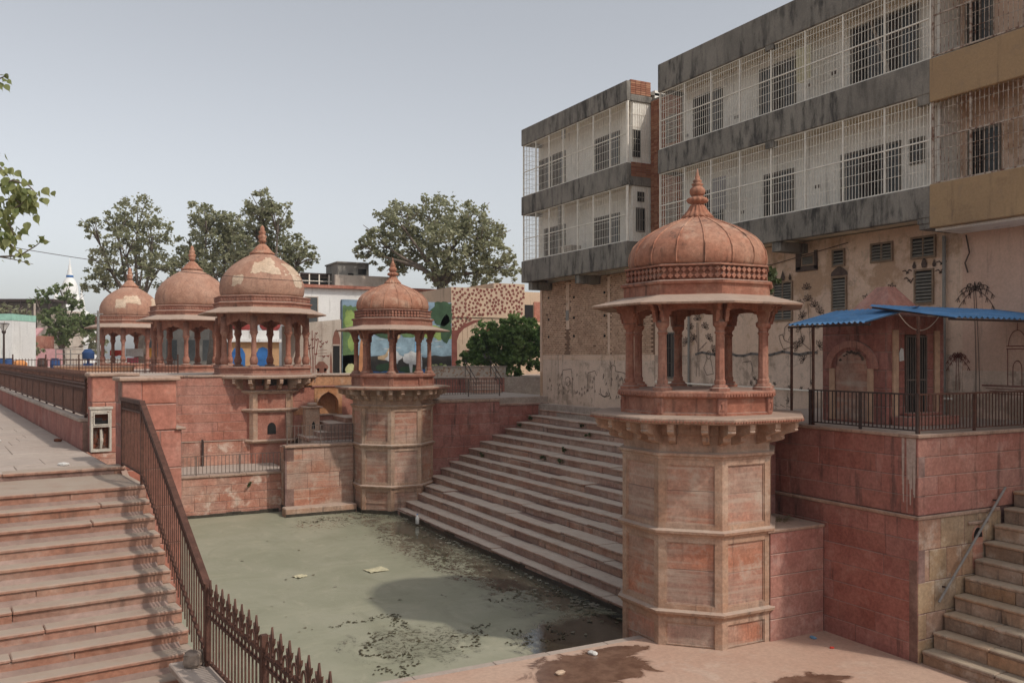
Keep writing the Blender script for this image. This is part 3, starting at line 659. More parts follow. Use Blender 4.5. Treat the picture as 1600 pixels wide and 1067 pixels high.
pavilion_plain(p1, False); dome_patches(p1, [(-42, -18, 4.9, 5.6), (-26, 12, 5.2, 5.85), (36, 66, 5.1, 5.7)], 8)
# ------------------------------------------------------------------ left-hand stairs, walls and fences (frame turned 6 degrees)
L3 = (LO[0], LO[1], 0)
st = thing('stone_staircase', 'flight of pink stone steps at the left going down beside the brown railing', 'stairs', L3, AL)
rnd = random.Random(31)
def steprow(parent, mat, x0, x1, y_n, depth, z, rise, rn, wmin=1.3, wmax=2.6, ov=.028):
    x = x0
    while x < x1-.02:
        w = rn.uniform(wmin, wmax); xe = min(x1, x+w)
        if x1-xe < .6: xe = x1
        o_ = block('tread_slab', parent, mat, x+.003, xe-.003, y_n-ov+rn.gauss(0, .004), y_n+depth+.04, z-.05, z+rn.gauss(0, .003), c=.012)
        x = xe
    x = x0
    while x < x1-.02:
        w = rn.uniform(wmin*.8, wmax*.9); xe = min(x1, x+w)
        if x1-xe < .6: xe = x1
        block('riser_stone', parent, mat, x+.003, xe-.003, y_n+rn.gauss(0, .003), y_n+.12, z-rise+.002, z-.054, c=.006); x = xe
steprow(st, 'stairL', -9, .05, -.02, .3, -.002, .12, rnd)
steprow(st, 'stairL', -9, .05, -1.49, 1.45, -.12, .18, rnd)
for k in range(1, 15): steprow(st, 'stairL', -9, .05, -1.49-.295*k, .295, -.12-.18*k, .18, rnd)
prof = [(.3, -.2)]+[(-1.40, -.2)]+[(-1.40-.295*14, -.2-.18*14), (-1.40-.295*14, -6), (.3, -6)]
MB().slabyz(prof, -9.2, -.06).build('stair_core', 'mortar', st)
bw = thing('stair_side_wall', 'sandstone wall under the brown fence along the tank edge, with a flat coping', 'wall', L3, AL)
MB().slabyz([(0, -.06), (-1.40, -.5), (-4.55, -2.45), (-4.56, -1.78), (-9.5, -1.78), (-9.5, -6), (0, -6)], -.028, .06).build('wall_core', 'sand', bw)
y = -4.55
while y > -9.4:
    block('coping_stone', bw, 'pave', -.34, .10, y-1.2, y-.006, -1.775, -1.70+rnd.gauss(0, .002)); y -= 1.2
# two gate walls and the retaining wall down to the water
g2 = thing('gate_wall', 'pink sandstone pier with cap beside the top of the brown stair railing', 'wall', L3, AL)
stone_wall(g2, .90, -4.9, .52, 9, .55, .70, 'sand_pink', 41, (0.0, .03), 0, .5)
stone_wall(g2, .82, .525, 1.31, [.42, .365], .5, .62, 'sand_pink', 42, (0.0, .03), 0, .5)
stone_wall(g2, .5, -.05, 1.31, 4, .4, .6, 'sand_dark', 43, (-.004, .55), -PI/2, .2)  # darker stone puts the pier's shaded left side into the colour
block('cap_stone', g2, 'chajja', -.05, .87, -.03, .58, 1.312, 1.375, c=.015); block('ledge_cap', g2, 'chajja', .80, .96, -.02, .5, .522, .56)
g1 = thing('gate_wall', 'pink sandstone pier with cap behind the broken white cabinet', 'wall', L3, AL)
stone_wall(g1, .75, -.05, 1.335, 3, .35, .6, 'sand_pink', 44, (-.05, 2.55), 0, .5)
stone_wall(g1, .42, -.05, 1.335, 3, .4, .5, 'sand_dark', 45, (-.052, 2.98), -PI/2, .2)  # shade of this side painted in, darker stone than on the front
block('cap_stone', g1, 'chajja', -.10, .75, 2.50, 3.05, 1.337, 1.40, c=.015)
cb = thing('electrical_cabinet', 'broken open whitish metal cabinet with torn-out insides against the left pier', 'cabinet', LW(.08, 2.44)+(0,), AL)
f = MB()
for q in ((-.17, -.135, -.06, .08, 0, .76), (.135, .17, -.06, .08, 0, .76), (-.135, .135, -.06, .08, .44, .47), (-.135, .135, -.06, .08, .70, .76), (-.135, .135, -.06, .08, 0, .05)): f.box(*q)
f.build('frame', 'cab_white', cb)
MB().box(-.135, .135, .05, .075, .05, .70).build('back_plate', 'rust', cb)
MB().box(-.19, .19, -.08, .09, .762, .80).build('roof_plate', 'cab_white', cb)
fr = MB()
for q in ((-.13, -.11, .475, .695), (.11, .13, .475, .695)): fr.box(q[0], q[1], -.075, -.062, q[2], q[3])
fr.box(-.11, .11, -.075, -.062, .475, .495).box(-.11, .11, -.075, -.062, .675, .695); fr.build('window_frame', 'cab_white', cb)
MB().box(-.12, .12, -.03, .04, .48, .55).box(-.1, .02, -.035, .03, .56, .60).build('fuse_rack', 'void', cb)
w_ = MB()
rn = random.Random(9)
for k in range(7):
    a = rn.uniform(-.1, .1); w_.tube([(a, .02, .40), (a+rn.uniform(-.05, .05), -.03, .26), (rn.uniform(-.06, .06), -.02, .16), (rn.uniform(-.1, .1), .0, .06)], .006, 5)
w_.build('loose_wires', 'paint_dk', cb); MB().tube([(0, .0, .06), (.01, -.02, .2), (0, 0, .40)], [.02, .03, .02], 6).build('cable_joint', 'cab_white', cb)
# railing of the stairs
sr = thing('stair_railing', 'brown iron railing sloping down the right edge of the left stairs', 'railing', L3, AL)
Z = lambda y: 1.045 if y > -1.46 else 1.045-(-1.46-y)*.549
zb = lambda y: .04 if y > -1.46 else .02-(-1.46-y)*.60
pts = [-.0, -1.46, -4.86]
MB().beam((0, -.0, 1.045), (0, -1.47, 1.045), .075, .055).build('handrail', 'iron', sr)
MB().beam((0, -1.45, 1.05), (0, -4.86, Z(-4.86)), .075, .055).build('handrail', 'iron', sr)
MB().beam((0, -.0, .90), (0, -1.46, .90), .03, .03).build('second_rail', 'iron', sr)
MB().beam((0, -1.46, .90), (0, -4.86, Z(-4.86)-.145), .03, .03).build('second_rail', 'iron', sr)
MB().beam((0, 0, .05), (0, -1.46, .03), .035, .03).build('bottom_rail', 'iron', sr)
MB().beam((0, -1.46, .03), (0, -4.86, -1.60), .035, .03).build('bottom_rail', 'iron', sr)
y = -.10
while y > -4.83:
    MB().box(-.0075, .0075, -.0075, .0075, zb(y), Z(y)-.02).build('bar', 'iron', sr, (0, y, 0)); y -= .105
rg = MB(); y = -.05
while y > -4.83:
    c = Z(y)-.085; n = 10
    for k in range(n):
        a0, a1 = 2*PI*k/n, 2*PI*(k+1)/n; rg.beam((0, y-.052+.042*math.cos(a0), c+.042*math.sin(a0)), (0, y-.052+.042*math.cos(a1), c+.042*math.sin(a1)), .012, .012)
    y -= .105
stuff(rg.build('ring_band', 'iron', sr))
for y in (-.02, -1.46): MB().box(-.022, .022, -.022, .022, -.12, Z(y)).build('post', 'iron', sr, (0, y, 0))
# fleur-de-lis fence
ff = thing('spiked_fence', 'brown iron fence with fleur-de-lis spikes along the near tank edge', 'fence', L3, AL)
for z in (-1.04, -1.14, -1.64): MB().beam((0.0, -4.88, z), (0.0, -9.4, z), .035, .025).build('rail', 'iron', ff)
sp = MB()
P = [(0, 0), (.022, .03), (.012, .05), (.03, .11), (.055, .14), (.062, .185), (.038, .15), (.022, .13), (.024, .18), (0, .265)]
full = P+[(-x, z) for x, z in P[-2:0:-1]]
sp.slabyz([(x*1.15, z*1.08) for x, z in full], -.009, .009)
spm = sp.mesh('spear_head', 'iron'); bar = MB().box(-.008, .008, -.008, .008, -1.66, -1.0).mesh('bar', 'iron')
sc = MB(); N = 10
for k in range(N):                                        # arch between two spears
    a0, a1 = PI*k/N, PI*(k+1)/N
    sc.beam((0, -.056+.056*math.cos(a0), .13*math.sin(a0)), (0, -.056+.056*math.cos(a1), .13*math.sin(a1)), .015, .015)
scm = sc.mesh('scroll_arch', 'iron'); rgm = MB()
for k in range(10):
    a0, a1 = 2*PI*k/10, 2*PI*(k+1)/10; rgm.beam((0, .042*math.cos(a0), .042*math.sin(a0)), (0, .042*math.cos(a1), .042*math.sin(a1)), .011, .011)
rgm = rgm.mesh('ring', 'iron')
y = -4.99; k = 0
while y > -9.3:
    post = k and k % 16 == 0
    if not post:
        ob('bar', bar, ff, (0, y, 0))
        if k % 2 == 0: ob('spear_head', spm, ff, (0, y, -1.02))
    if k % 2 == 0: ob('scroll_arch', scm, ff, (0, y-.056, -1.028))
    ob('ring', rgm, ff, (0, y-.056, -1.09)); y -= .112; k += 1
MB().box(-.03, .03, -.03, .03, -1.72, -.80).build('post', 'iron', ff, (0, -4.88, 0)); MB().box(-.03, .03, -.03, .03, -1.72, -.86).build('post', 'iron', ff, (0, -4.99-.112*16, 0))
MB().box(-.03, .03, -.03, .03, -1.72, -.86).build('post', 'iron', ff, (0, -4.99-.112*32, 0))
# loose stone
def rock(name, label, cat, loc, r, mat, seed, sq=(1, 1, .75), pex=.75):
    rn = random.Random(seed); mb = MB(); prof = [(math.sin(PI*k/7), -math.cos(PI*k/7)) for k in range(8)]
    mb.lathe([(max(.02, a), b) for a, b in prof], 12)
    pw = lambda v: math.copysign(abs(v)**pex, v)
    mb.v = [(pw(x)*r*sq[0]*rn.uniform(.80, 1.1), pw(y)*r*sq[1]*rn.uniform(.80, 1.1), pw(z)*r*sq[2]*rn.uniform(.84, 1.06)) for x, y, z in mb.v]
    o_ = mb.build(name, mat, None, loc, rn.uniform(0, 3), False); return tag(o_, label, cat)
rock('loose_stone', 'rough grey stone lump on the coping at the foot of the brown railing', 'stone', LW(-.14, -4.82)+(-1.61,), .105, 'rockgrey', 3, (1, .9, .8), .4)
# walkway fence on its low wall
wf = thing('walkway_fence', 'long brown spiked fence on a low sandstone wall beside the upper walkway', 'fence', LW(-.155, 2.98)+(0,), AL)
LF = 40.0
stone_wall(wf, 21, -.05, .50, [.55], .6, 1.0, 'sand_dark', 51, (0, 21.0), -PI/2, .3, d=.14)
stone_wall(wf, LF-21, -.05, .50, [.55], 2.0, 3.0, 'sand_dark', 52, (0, LF), -PI/2, .3, d=.14)
y = 0
while y < LF:
    block('coping_stone', wf, 'pave', -.05, .36, y+.003, y+1.9-.003, .502, .575, c=.012); y += 1.9
for z in (.63, 1.13, 1.20): MB().beam((.08, 0, z), (.08, LF, z), .04, .035).build('rail', 'iron', wf)
bm_ = MB().box(-.011, .011, -.02, .02, .62, 1.20).mesh('bar', 'iron'); tip = MB().slabyz([(x*.6, z*.85) for x, z in full], -.009, .009).mesh('spike', 'iron')
pm = MB().box(-.022, .022, -.022, .022, .57, 1.30).mesh('post', 'iron')
y = .06; k = 0
while y < LF:
    if y < 24:
        ob('bar', bm_, wf, (.08, y, 0))
        ob('spike', tip, wf, (.08, y, 1.215))
    if k % 14 == 0: ob('post', pm, wf, (.08, y+.05, 0))
    y += .105 if y < 12 else .15; k += 1
fb = MB(); y = 24
while y < LF: fb.box(.07, .09, y-.02, y+.02, .62, 1.38); y += .15
stuff(fb.build('far_bars', 'iron', wf))

# ------------------------------------------------------------------ far (north) side of the tank
lwall = thing('quay_wall', 'salt-stained pink wall at the far waterline with a thin railing on top', 'wall', (0, 36.8, 0))
stone_wall(lwall, 8.62, -4.9, -3.12, [.45, .34, .33, .33, .33], .8, 1.5, 'sand_salt', 61, (0, 0), 0, .4)
for k in range(6): block('coping_stone', lwall, 'chajja', k*1.44, k*1.44+1.43, -.06, .36, -3.118, -3.03)
MB().box(0, 8.6, -.05, .2, -4.9, -4.62).build('water_ledge', 'mortar_dk', lwall)
qr = thing('quay_railing', 'thin grey railing along the far low walkway above the salt-stained wall', 'railing', (0, 36.85, 0))
railing(qr, (3.6, 0), (8.6, 0), -3.03, .77, .145, 'greyrail', 1.75, .02, .03, .06, True, .04)
struct(MB().box(-1, 9, 37.1, 40.6, -5, -3.06).build('low_walkway', 'pave'))
rw = thing('terrace_wall', 'tall pink sandstone wall below the left pavilions at the far side', 'wall', (0, 40.40, 0))
stone_wall(rw, 8.6, -1.98, .80, 7, 1.2, 2.6, 'sand_pink', 62, (0, 0), 0, .3)
stone_wall(rw, 8.6, -3.06, -2.02, [.52, .52], 1.2, 2.0, 'sand_salt', 63, (0, -.12), 0, .4)
block('string_course', rw, 'chajja', 0, 8.6, -.15, .1, -2.02, -1.985)
for k in range(5): block('coping_stone', rw, 'chajja', k*1.75, k*1.75+1.74, -.06, .5, .802, .885)
dp = tag(MB().tube([(6.02, 40.20, -3.05), (6.02, 40.20, -2.0), (6.02, 40.33, -1.95)], .05, 8).build('drain_pipe', 'iron_dk'), 'short dark drain pipe on the pink wall behind the thin railing', 'pipe')
# wall with the arched niche, to the right of the bracketed pavilion
nw = thing('niche_wall', 'orange-red sandstone wall with an arched niche between the two towers', 'wall', (9.9, 40.40, 0))
AX0, AX1, AZ0 = 1.25, 2.22, -.98
stone_wall(nw, 4.6, -2.0, .28, [.34, .34, .34, .32, .32, .31, .31], .7, 1.5, lambda r_: 'sand_pink' if r_.random() < .6 else 'orange', 64, (0, 0), 0, .5, skip=lambda a, b, z0, z1: b > AX0-.16 and a < AX1+.16 and z1 > AZ0-.1)
MB().box(-.2, AX0-.17, .015, .5, -2, .28).box(AX1+.17, 4.6, .015, .5, -2, .28).box(AX0-.17, AX1+.17, .015, .5, -2, AZ0-.02).build('wall_core', 'sand_pink', nw); MB().box(AX0-.17, AX1+.17, .52, .56, -2, .3).build('niche_back', 'orange', nw)
aw = MB(); N = 16; xm = (AX0+AX1)/2; hw = (AX1-AX0)/2; zs = -.42
lo = [(AX0-.17, AZ0-.02)]
low = []
for k in range(N*2+1):
    t_ = -1+k/N; u = abs(t_); low.append((xm+t_*hw, zs+.44*(1-u**2.0)**.7+.06*max(0, 1-5*u)))
for a, b in zip(low, low[1:]):
    aw.add([(a[0], -.01, a[1]), (b[0], -.01, b[1]), (b[0], -.01, .28), (a[0], -.01, .28), (a[0], .5, a[1]), (b[0], .5, b[1])], [(0, 1, 2, 3), (0, 4, 5, 1)])
aw.box(AX0-.17, AX0, -.01, .5, AZ0, .28).box(AX1, AX1+.17, -.01, .5, AZ0, .28).build('arch_surround', 'orange', nw)
block('niche_sill', nw, 'chajja', AX0-.2, AX1+.2, -.03, .5, AZ0-.07, AZ0); block('drip_course', nw, 'sand_dark', AX0-.3, AX1+.3, -.07, .1, .285, .345)
stone_wall(nw, 4.6, .35, .80, [.45], .9, 1.5, 'orange', 66, (0, 0), 0, .4)
for k in range(3): block('coping_stone', nw, 'chajja', k*1.53-.1, k*1.53+1.42, -.05, .4, .802, .87)
# projecting block beside the far tower, with ledge, railing and steps behind it
pb = thing('quay_block', 'square sandstone block jutting into the water beside the far tower', 'wall', (8.6, 35.85, 0))
stone_wall(pb, 2.8, -4.4, -2.0, [.72, .62, .52, .54], .9, 1.6, 'panel', 67, (0, 0), 0, .5)
stone_wall(pb, 1.2, -4.4, -2.0, [.72, .62, .52, .54], .6, 1.2, 'panel', 68, (0, 1.2), -PI/2, .3)
for k in range(2): block('coping_stone', pb, 'chajja', -.08+k*1.45, -.08+(k+1)*1.45-.006, -.08, .45, -1.998, -1.90)
block('foot_ledge', pb, 'sand_tower', -.18, 2.75, -.62, .02, -5, -4.36, c=.03); block('base_strip', pb, 'mortar_dk', -.06, .0, -.03, .02, -4.36, -2.0)
br = thing('block_railing', 'thin grey railing on the square block beside the far tower', 'railing', (8.65, 35.95, 0))
railing(br, (0, 0), (2.75, 0), -1.90, .78, .15, 'greyrail', 1.38, .02, .03, .06, True, .04)
cs = thing('court_steps', 'small stone steps rising behind the railing beside the far tower', 'steps', (10.1, 38.2, 0))
for k, (a, b, z) in enumerate(((0, .5, -1.84), (.5, .95, -1.62), (.95, 1.7, -1.25), (1.7, 3.6, -1.02))): block('step_block', cs, 'ghat', a, 3.6, 0, 2.0, -2.0 if k == 0 else -1.98, z, c=.02) if k == 0 else block('step_block', cs, 'ghat', a, 3.6, .03*k, 2.0+.01*k, -1.9, z, c=.02)
sp_ = thing('niche_pillar', 'short shaded pillar with a pointed niche and weathered cap beside the bracketed pavilion shaft', 'pillar', (10.62, 39.5, 0))
block('shaft', sp_, 'sand_tower', -.35, .28, -.3, .3, -2.0, -.62, c=.02); block('cap_stone', sp_, 'sand_tower', -.45, .40, -.4, .4, -.618, -.54, c=.02); block('cap_top', sp_, 'sand_tower', -.2, .2, -.2, .2, -.538, -.38, c=.05)
MB().slabxz([(-.08, -1.55), (.06, -1.55), (.06, -1.3), (-.01, -1.2), (-.08, -1.3)], -.304, -.28).build('niche', 'void', sp_)
weed(9.6, 36.95, -3.0, .35, 120, 'dark scrubby plant behind the thin railing at the foot of the bracketed shaft', 76, 'leaf_bush', None, .12)
weed(7.25, 36.72, -3.6, .16, 40, 'dry grass tuft sprouting from the salt-stained quay wall', 77, 'leaf_weed', None, .10)
# wall to the right of the far tower closing the ghat
ew = thing('ghat_end_wall', 'maroon sandstone wall closing the far end of the ghat steps beside the far tower', 'wall', (14.3, 35.12, 0))
stone_wall(ew, 3.6, -4.6, -.30, 9, .9, 1.9, 'sand_dark', 81, (0, 0), 0, .4, 'mortar_dk')
stone_wall(ew, 2.7, -4.6, -.50, 9, .9, 1.9, 'sand_dark', 82, (3.6, .10), 0, .4, 'mortar_dk')
for k in range(3): block('coping_stone', ew, 'chajja', k*1.2, k*1.2+1.19, -.05, .4, -.298, -.19)
for k in range(2): block('coping_stone', ew, 'ghat', 3.62+k*1.35, 3.62+k*1.35+1.34, .03, .5, -.498, -.40)
hr = thing('ghat_head_railing', 'thin brown railing on the walkway beyond the far end of the ghat', 'railing', (0, 36.9, 0))
railing(hr, (15.6, 0), (18.8, 0), -.14, .82, .13, 'greyrail', 1.6, .02, .03, .1, True, .045)
MB().beam((15.6, 0, .16), (18.8, 0, .16), .03, .025).build('middle_rail', 'greyrail', hr)
tw = thing('raised_terrace_wall', 'low maroon wall fronting the raised terrace by the bush', 'wall', (14.5, 41.2, 0))
stone_wall(tw, 6.8, -.14, .60, [.37, .37], 1.2, 2.0, 'sand_dark', 83, (0, 0), 0, .2)
for k in range(4): block('coping_stone', tw, 'pave', k*1.7, k*1.7+1.69, -.05, .4, .602, .66)
tst = thing('terrace_steps', 'small dark stair with slanting hand rails climbing to the bush terrace', 'stairs', (19.0, 40.0, 0))
for k in range(4): block('step_block', tst, 'ghat', 0, 1.5, .28*k, 1.18, -.14 if k == 0 else -.14+.2*k-.02, -.14+.2*(k+1), c=.015)
for xx in (.02, 1.48):
    MB().tube([(xx, -.1, .55), (xx, 1.2, 1.5), (xx, 1.7, 1.5)], .022, 6).build('hand_rail', 'iron_dk', tst)
    MB().tube([(xx, -.1, .25), (xx, 1.2, 1.2)], .015, 6).build('lower_rail', 'iron_dk', tst)
    for yy, z0, z1 in ((-.1, -.14, .55), (.6, .2, 1.06), (1.2, .62, 1.5)): MB().tube([(xx, yy, z0), (xx, yy, z1)], .018, 6).build('post', 'iron_dk', tst)
pk = thing('planter', 'low whitish pebbled planter box in front of the bush', 'planter', (18.3, 42.2, .62))
block('front_panel', pk, 'wallbeige', -.6, 3.6, 0, .12, 0, .52); block('rim', pk, 'pave', -.65, 3.65, -.05, .35, .522, .58); block('side_panel', pk, 'wallbeige', -.6, -.48, .13, 1.2, 0, .52)
rn = random.Random(6); pm_ = MB()
for k in range(90):
    u, v = rn.uniform(-.55, 3.5), rn.uniform(.05, .48); pm_.lathe([(.045, 0), (.04, .015), (.0, .02)], 6, u, v)
pm_.v = [(x, -z-.002, y) for x, y, z in pm_.v]; stuff(pm_.build('pebbles', 'sand_tower', pk))
# ------------------------------------------------------------------ right: shrine platform, wall by the near tower, worn stairs
pf = thing('shrine_platform', 'tall maroon sandstone platform carrying the shrine at the right', 'platform', (15.08, 11.57, 0))
MB().box(.05, 5.4, .05, 7.4, -4.5, .10).build('platform_core', 'mortar_dk', pf)
def pmat(r_): return 'sand_dark'
stone_wall(pf, 6.0, -1.42, .10, 4, .9, 2.0, 'sand_dark', 91, (0, 6.0), -PI/2, .2, 'mortar_dk', joint=.004)
stone_wall(pf, 6.0, -4.35, -1.50, 7, .9, 1.9, 'sand_dark', 92, (0, 6.0), -PI/2, .2, 'mortar_dk', joint=.004)
stone_wall(pf, 5.4, -1.42, .10, 4, .9, 2.0, 'sand_pinkdk', 93, (0, 0), 0, .2, 'mortar', joint=.006)
stone_wall(pf, 2.6, -4.35, -1.50, [.5, .5, .62, .62, .61], .45, .75, 'sand_tan', 94, (0, 0), 0, .2, 'mortar', joint=.012)
for k in range(4): block('coping_stone', pf, 'chajja', -.06, .4, .402+k*1.4, .402+(k+1)*1.4-.006, .103, .175)
for k in range(4): block('coping_stone', pf, 'chajja', -.06+k*1.35, -.06+(k+1)*1.35-.006, -.06, .398, .103, .175)
block('string_course', pf, 'chajja', -.05, .0, -.0, 6, -1.498, -1.425, c=.015); block('string_course', pf, 'chajja', -.05, 2.5, -.05, -.002, -1.498, -1.425, c=.015)
MB().box(.4, 5.4, .4, 7.4, .09, .172).build('platform_floor', 'pave', pf)
# lime drips at the corner
rn = random.Random(17); dr = MB(); dl = MB()
for k in range(12):
    u = rn.uniform(.02, .34); w = rn.uniform(.02, .065); z1 = .09; z0 = rn.uniform(-1.4, -.7)
    dr.add([(-.0085-k*.0002, u, z1), (-.0085-k*.0002, u+w, z1), (-.0085-k*.0002, u+w*.7, z0), (-.0085-k*.0002, u+w*.2, z0)], [(0, 1, 2, 3)])
stuff(dr.build('lime_drips', 'lime', pf))
nb = MB(); P = [(1.66, -2.62), (1.98, -2.62), (1.98, -1.95)]+[(1.82+.16*math.cos(q*PI/8), -1.95+.2*math.sin(q*PI/8)) for q in range(1, 8)]+[(1.66, -1.95)]
nb.slabxz(P, -.0125, .02).build('lamp_niche', 'panel', pf); block('niche_hood', pf, 'chajja', 1.5, 2.14, -.05, .0, -1.72, -1.66)
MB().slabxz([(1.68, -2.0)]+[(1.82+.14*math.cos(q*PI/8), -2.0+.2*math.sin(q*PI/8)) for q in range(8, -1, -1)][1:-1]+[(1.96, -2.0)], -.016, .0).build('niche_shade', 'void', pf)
# railing of the platform
pr = thing('platform_railing', 'dark brown bar railing round the shrine platform', 'railing', (15.16, 11.65, .172))
railing(pr, (0, 0), (0, 2.75), 0, .78, .105, 'iron_dk', 1.4, .018, .04, .07, True, .05)
railing(pr, (.03, 0), (5.2, 0), 0, .78, .105, 'iron', 1.75, .018, .04, .07, True, .05)
# low wall between near tower and platform, with higher wall behind
cw = thing('corner_block_wall', 'low pink stone block filling the corner between near tower and platform', 'wall', (13.50, 13.92, 0))
stone_wall(cw, 1.56, -4.35, -2.02, [.5, .46, .46, .46, .45], 1.5, 1.6, 'sand_pinkdk', 95, (0, 0), 0, .3, 'mortar')
block('top_slab', cw, 'chajja', -.1, 1.56, -.04, 1.7, -2.018, -1.95, c=.015)
hw_ = thing('corner_back_wall', 'narrow weathered wall standing behind the low corner block beside the near tower', 'wall', (13.9, 15.35, 0))
stone_wall(hw_, 1.16, -2.0, -.05, [.48, .49, .49, .49], .7, 1.2, 'sand_dark', 96, (0, 0), 0, .5, 'mortar_dk'); block('top_slab', hw_, 'chajja', 0, 1.2, -.04, .6, -.048, .03)
rn = random.Random(23); lf = MB()
for k in range(260):
    x_, y_ = rn.gauss(.75, .4), abs(rn.gauss(.0, .22))
    if 0 < x_ < 1.5:
        p = Vector((x_, .95-y_, .008+rn.uniform(0, .03))); a = Vector((rn.uniform(-1, 1), rn.uniform(-1, 1), rn.uniform(-.3, .3))).normalized()*.05; b = a.cross(Vector((0, 0, 1)))*.5
        lf.add([p-a, p+b, p+a, p-b], [(0, 1, 2, 3)])
ll = stuff(lf.build('leaf_litter', 'deadleaf', None, (13.5, 13.92, -1.95))); tag(ll, 'dry fallen leaves on top of the low corner block', 'leaves')
weed(13.75, 14.9, -1.95, .2, 130, 'low green moss clump in the shaded corner on the low block', 78, 'leaf_bush', None, .07)
# worn stairs on the far right
ws = thing('worn_staircase', 'worn brown stone stairs climbing beside the platform at the right edge', 'stairs', (15.16, 11.53, 0))
rn = random.Random(29)
MB().slabxz([(.1, -4.6)]+[p for k in range(10) for p in ((.1+.318*k, -4.36+.324*k), (.1+.318*k, -4.36+.324*(k+1)-.06))]+[(6, -4.36+.324*10-.06), (6, -4.6)], -5.5, -.01).build('stair_core', 'mortar_dk', ws)
for k in range(10):
    z = -4.04+.324*k; x0 = .318*k; x1 = x0+.36 if k < 9 else 6
    y = 0
    while y > -5.4:
        L = rn.uniform(1.0, 1.9); block('tread_slab', ws, 'stairR', x0-.03+rn.gauss(0, .006), x1, y-L+.005, y-.005, z-.07, z+rn.gauss(0, .006), c=.02); y -= L
    y = 0
    while y > -5.4:
        L = rn.uniform(.8, 1.6); block('riser_stone', ws, 'stairR', x0+rn.gauss(0, .005), x0+.12, y-L+.005, y-.005, z-.324+.002, z-.075, c=.012); y -= L
wr = thing('wall_handrail', 'slanting grey metal handrail fixed to the platform wall above the worn stairs', 'handrail', (15.08, 11.57, 0))
MB().tube([(.47, -.11, -3.13), (2.57, -.11, -1.02)], .026, 8).build('rail_tube', 'steel', wr)
for u in (.12, .88): MB().tube([(.47+2.1*u, 0, -3.13+2.11*u), (.47+2.1*u, -.10, -3.13+2.11*u)], .018, 6).build('wall_bracket', 'iron_dk', wr); 
# shrine
sh = thing('shrine', 'small maroon stone shrine with a barred door under the blue roof', 'shrine', (16.54, 13.5, .172))
MB().box(.04, 1.92, .04, 1.80, 0, 2.45).build('shrine_core', 'sand_dark', sh)
stone_wall(sh, .62, 0, 2.45, 6, .5, .7, 'sand_dark', 101, (0, 0), 0, .03, joint=.004); stone_wall(sh, .62, 0, 2.45, 6, .5, .7, 'sand_dark', 102, (1.34, 0), 0, .03, joint=.004)
stone_wall(sh, .72, 2.02, 2.45, [.43], .7, .8, 'sand_dark', 103, (.62, 0), 0, .03)
stone_wall(sh, 1.83, 0, 2.45, 6, .6, 1.0, 'sand_dark', 104, (0, 1.83), -PI/2, .03, joint=.004)
for x0 in (.18, 1.58): MB().box(x0, x0+.17, -.05, -.008, .05, 2.12).build('door_pilaster', 'peach_trim', sh)
d = MB().box(.60, 1.36, .015, .045, .05, 2.02).build('doorway', 'void', sh)
gr = ob('barred_door', None, sh, (.62, -.012, .08))
for x0, x1 in ((0, .035), (.68, .715)): MB().box(x0, x1, -.02, .012, 0, 1.92).build('door_stile', 'greyrail', gr)
for z in (0, .90, 1.885): MB().box(.035, .68, -.018, .01, z, z+.035).build('door_rail', 'greyrail', gr)
bm_ = MB().tube([(0, 0, .03), (0, 0, 1.9)], .013, 6).mesh('door_bar', 'greyrail')
for k in range(8): ob('door_bar', bm_, gr, (.085+k*.078, -.005, 0))
block('door_step', sh, 'sand_pinkdk', .1, 1.8, -.5, -.06, 0, .2); block('threshold', sh, 'sand_dark', .45, 1.5, -.3, -.06, .202, .27)
# blind arch on the left side
ar = MB(); N = 14; y0, y1 = .35, 1.55; ym = (y0+y1)/2; hw = (y1-y0)/2
for k in range(N):
    t0, t1 = PI*k/N, PI*(k+1)/N
    for (r0, r1, d_) in ((hw-.02, hw+.16, .05),):
        a = [(ym+r*math.cos(t), 1.25+r*math.sin(t)*.85) for r, t in ((r0, t0), (r1, t0), (r1, t1), (r0, t1))]
        ar.slabyz(a, -d_, -.008)
ar.build('arch_band', 'sand_pinkdk', sh)
for yy in (y0-.02, y1-.12): MB().box(-.045, -.008, yy, yy+.15, .05, 1.25).build('arch_pilaster', 'peach_trim', sh)
P = [(y0+.16, .05), (y1-.14, .05), (y1-.14, 1.25)]+[(ym+.46*math.cos(q*PI/10)*(1+.06*math.cos(10*q*PI/10)), 1.25+.42*math.sin(q*PI/10)) for q in range(1, 10)]+[(y0+.16, 1.25)]
MB().slabyz(P, -.012, .02).build('blind_door', 'panel', sh)
rn = random.Random(2); lv = MB()
for k in range(26):
    t_ = PI*rn.uniform(.18, .82); y_ = ym+.40*math.cos(t_); z_ = 1.24+.38*math.sin(t_)+rn.uniform(-.03, .03)
    lv.add([(-.02, y_-.05, z_), (-.022, y_, z_-.02), (-.02, y_+.05, z_), (-.022, y_, z_+.03)], [(0, 1, 2, 3)])
lv.build('leaf_garland', 'paint_dk', sh)
r_ = MB(); b = [(.30, .15, 2.45), (1.62, .15, 2.45), (1.62, 1.45, 2.45), (.30, 1.45, 2.45)]; tt = [(.82, .65, 3.16), (1.10, .65, 3.16), (1.10, .95, 3.16), (.82, .95, 3.16)]
r_.add(b+tt, [(0, 1, 5, 4), (1, 2, 6, 5), (2, 3, 7, 6), (3, 0, 4, 7), (4, 5, 6, 7)]); r_.build('spire_roof', 'sand_pinkdk', sh)
MB().slabxz([(.42, 1.42), (.56, 1.44), (.54, 1.70), (.46, 1.72), (.40, 1.6)], -.02, -.012).build('paper_notice', 'paper', sh)
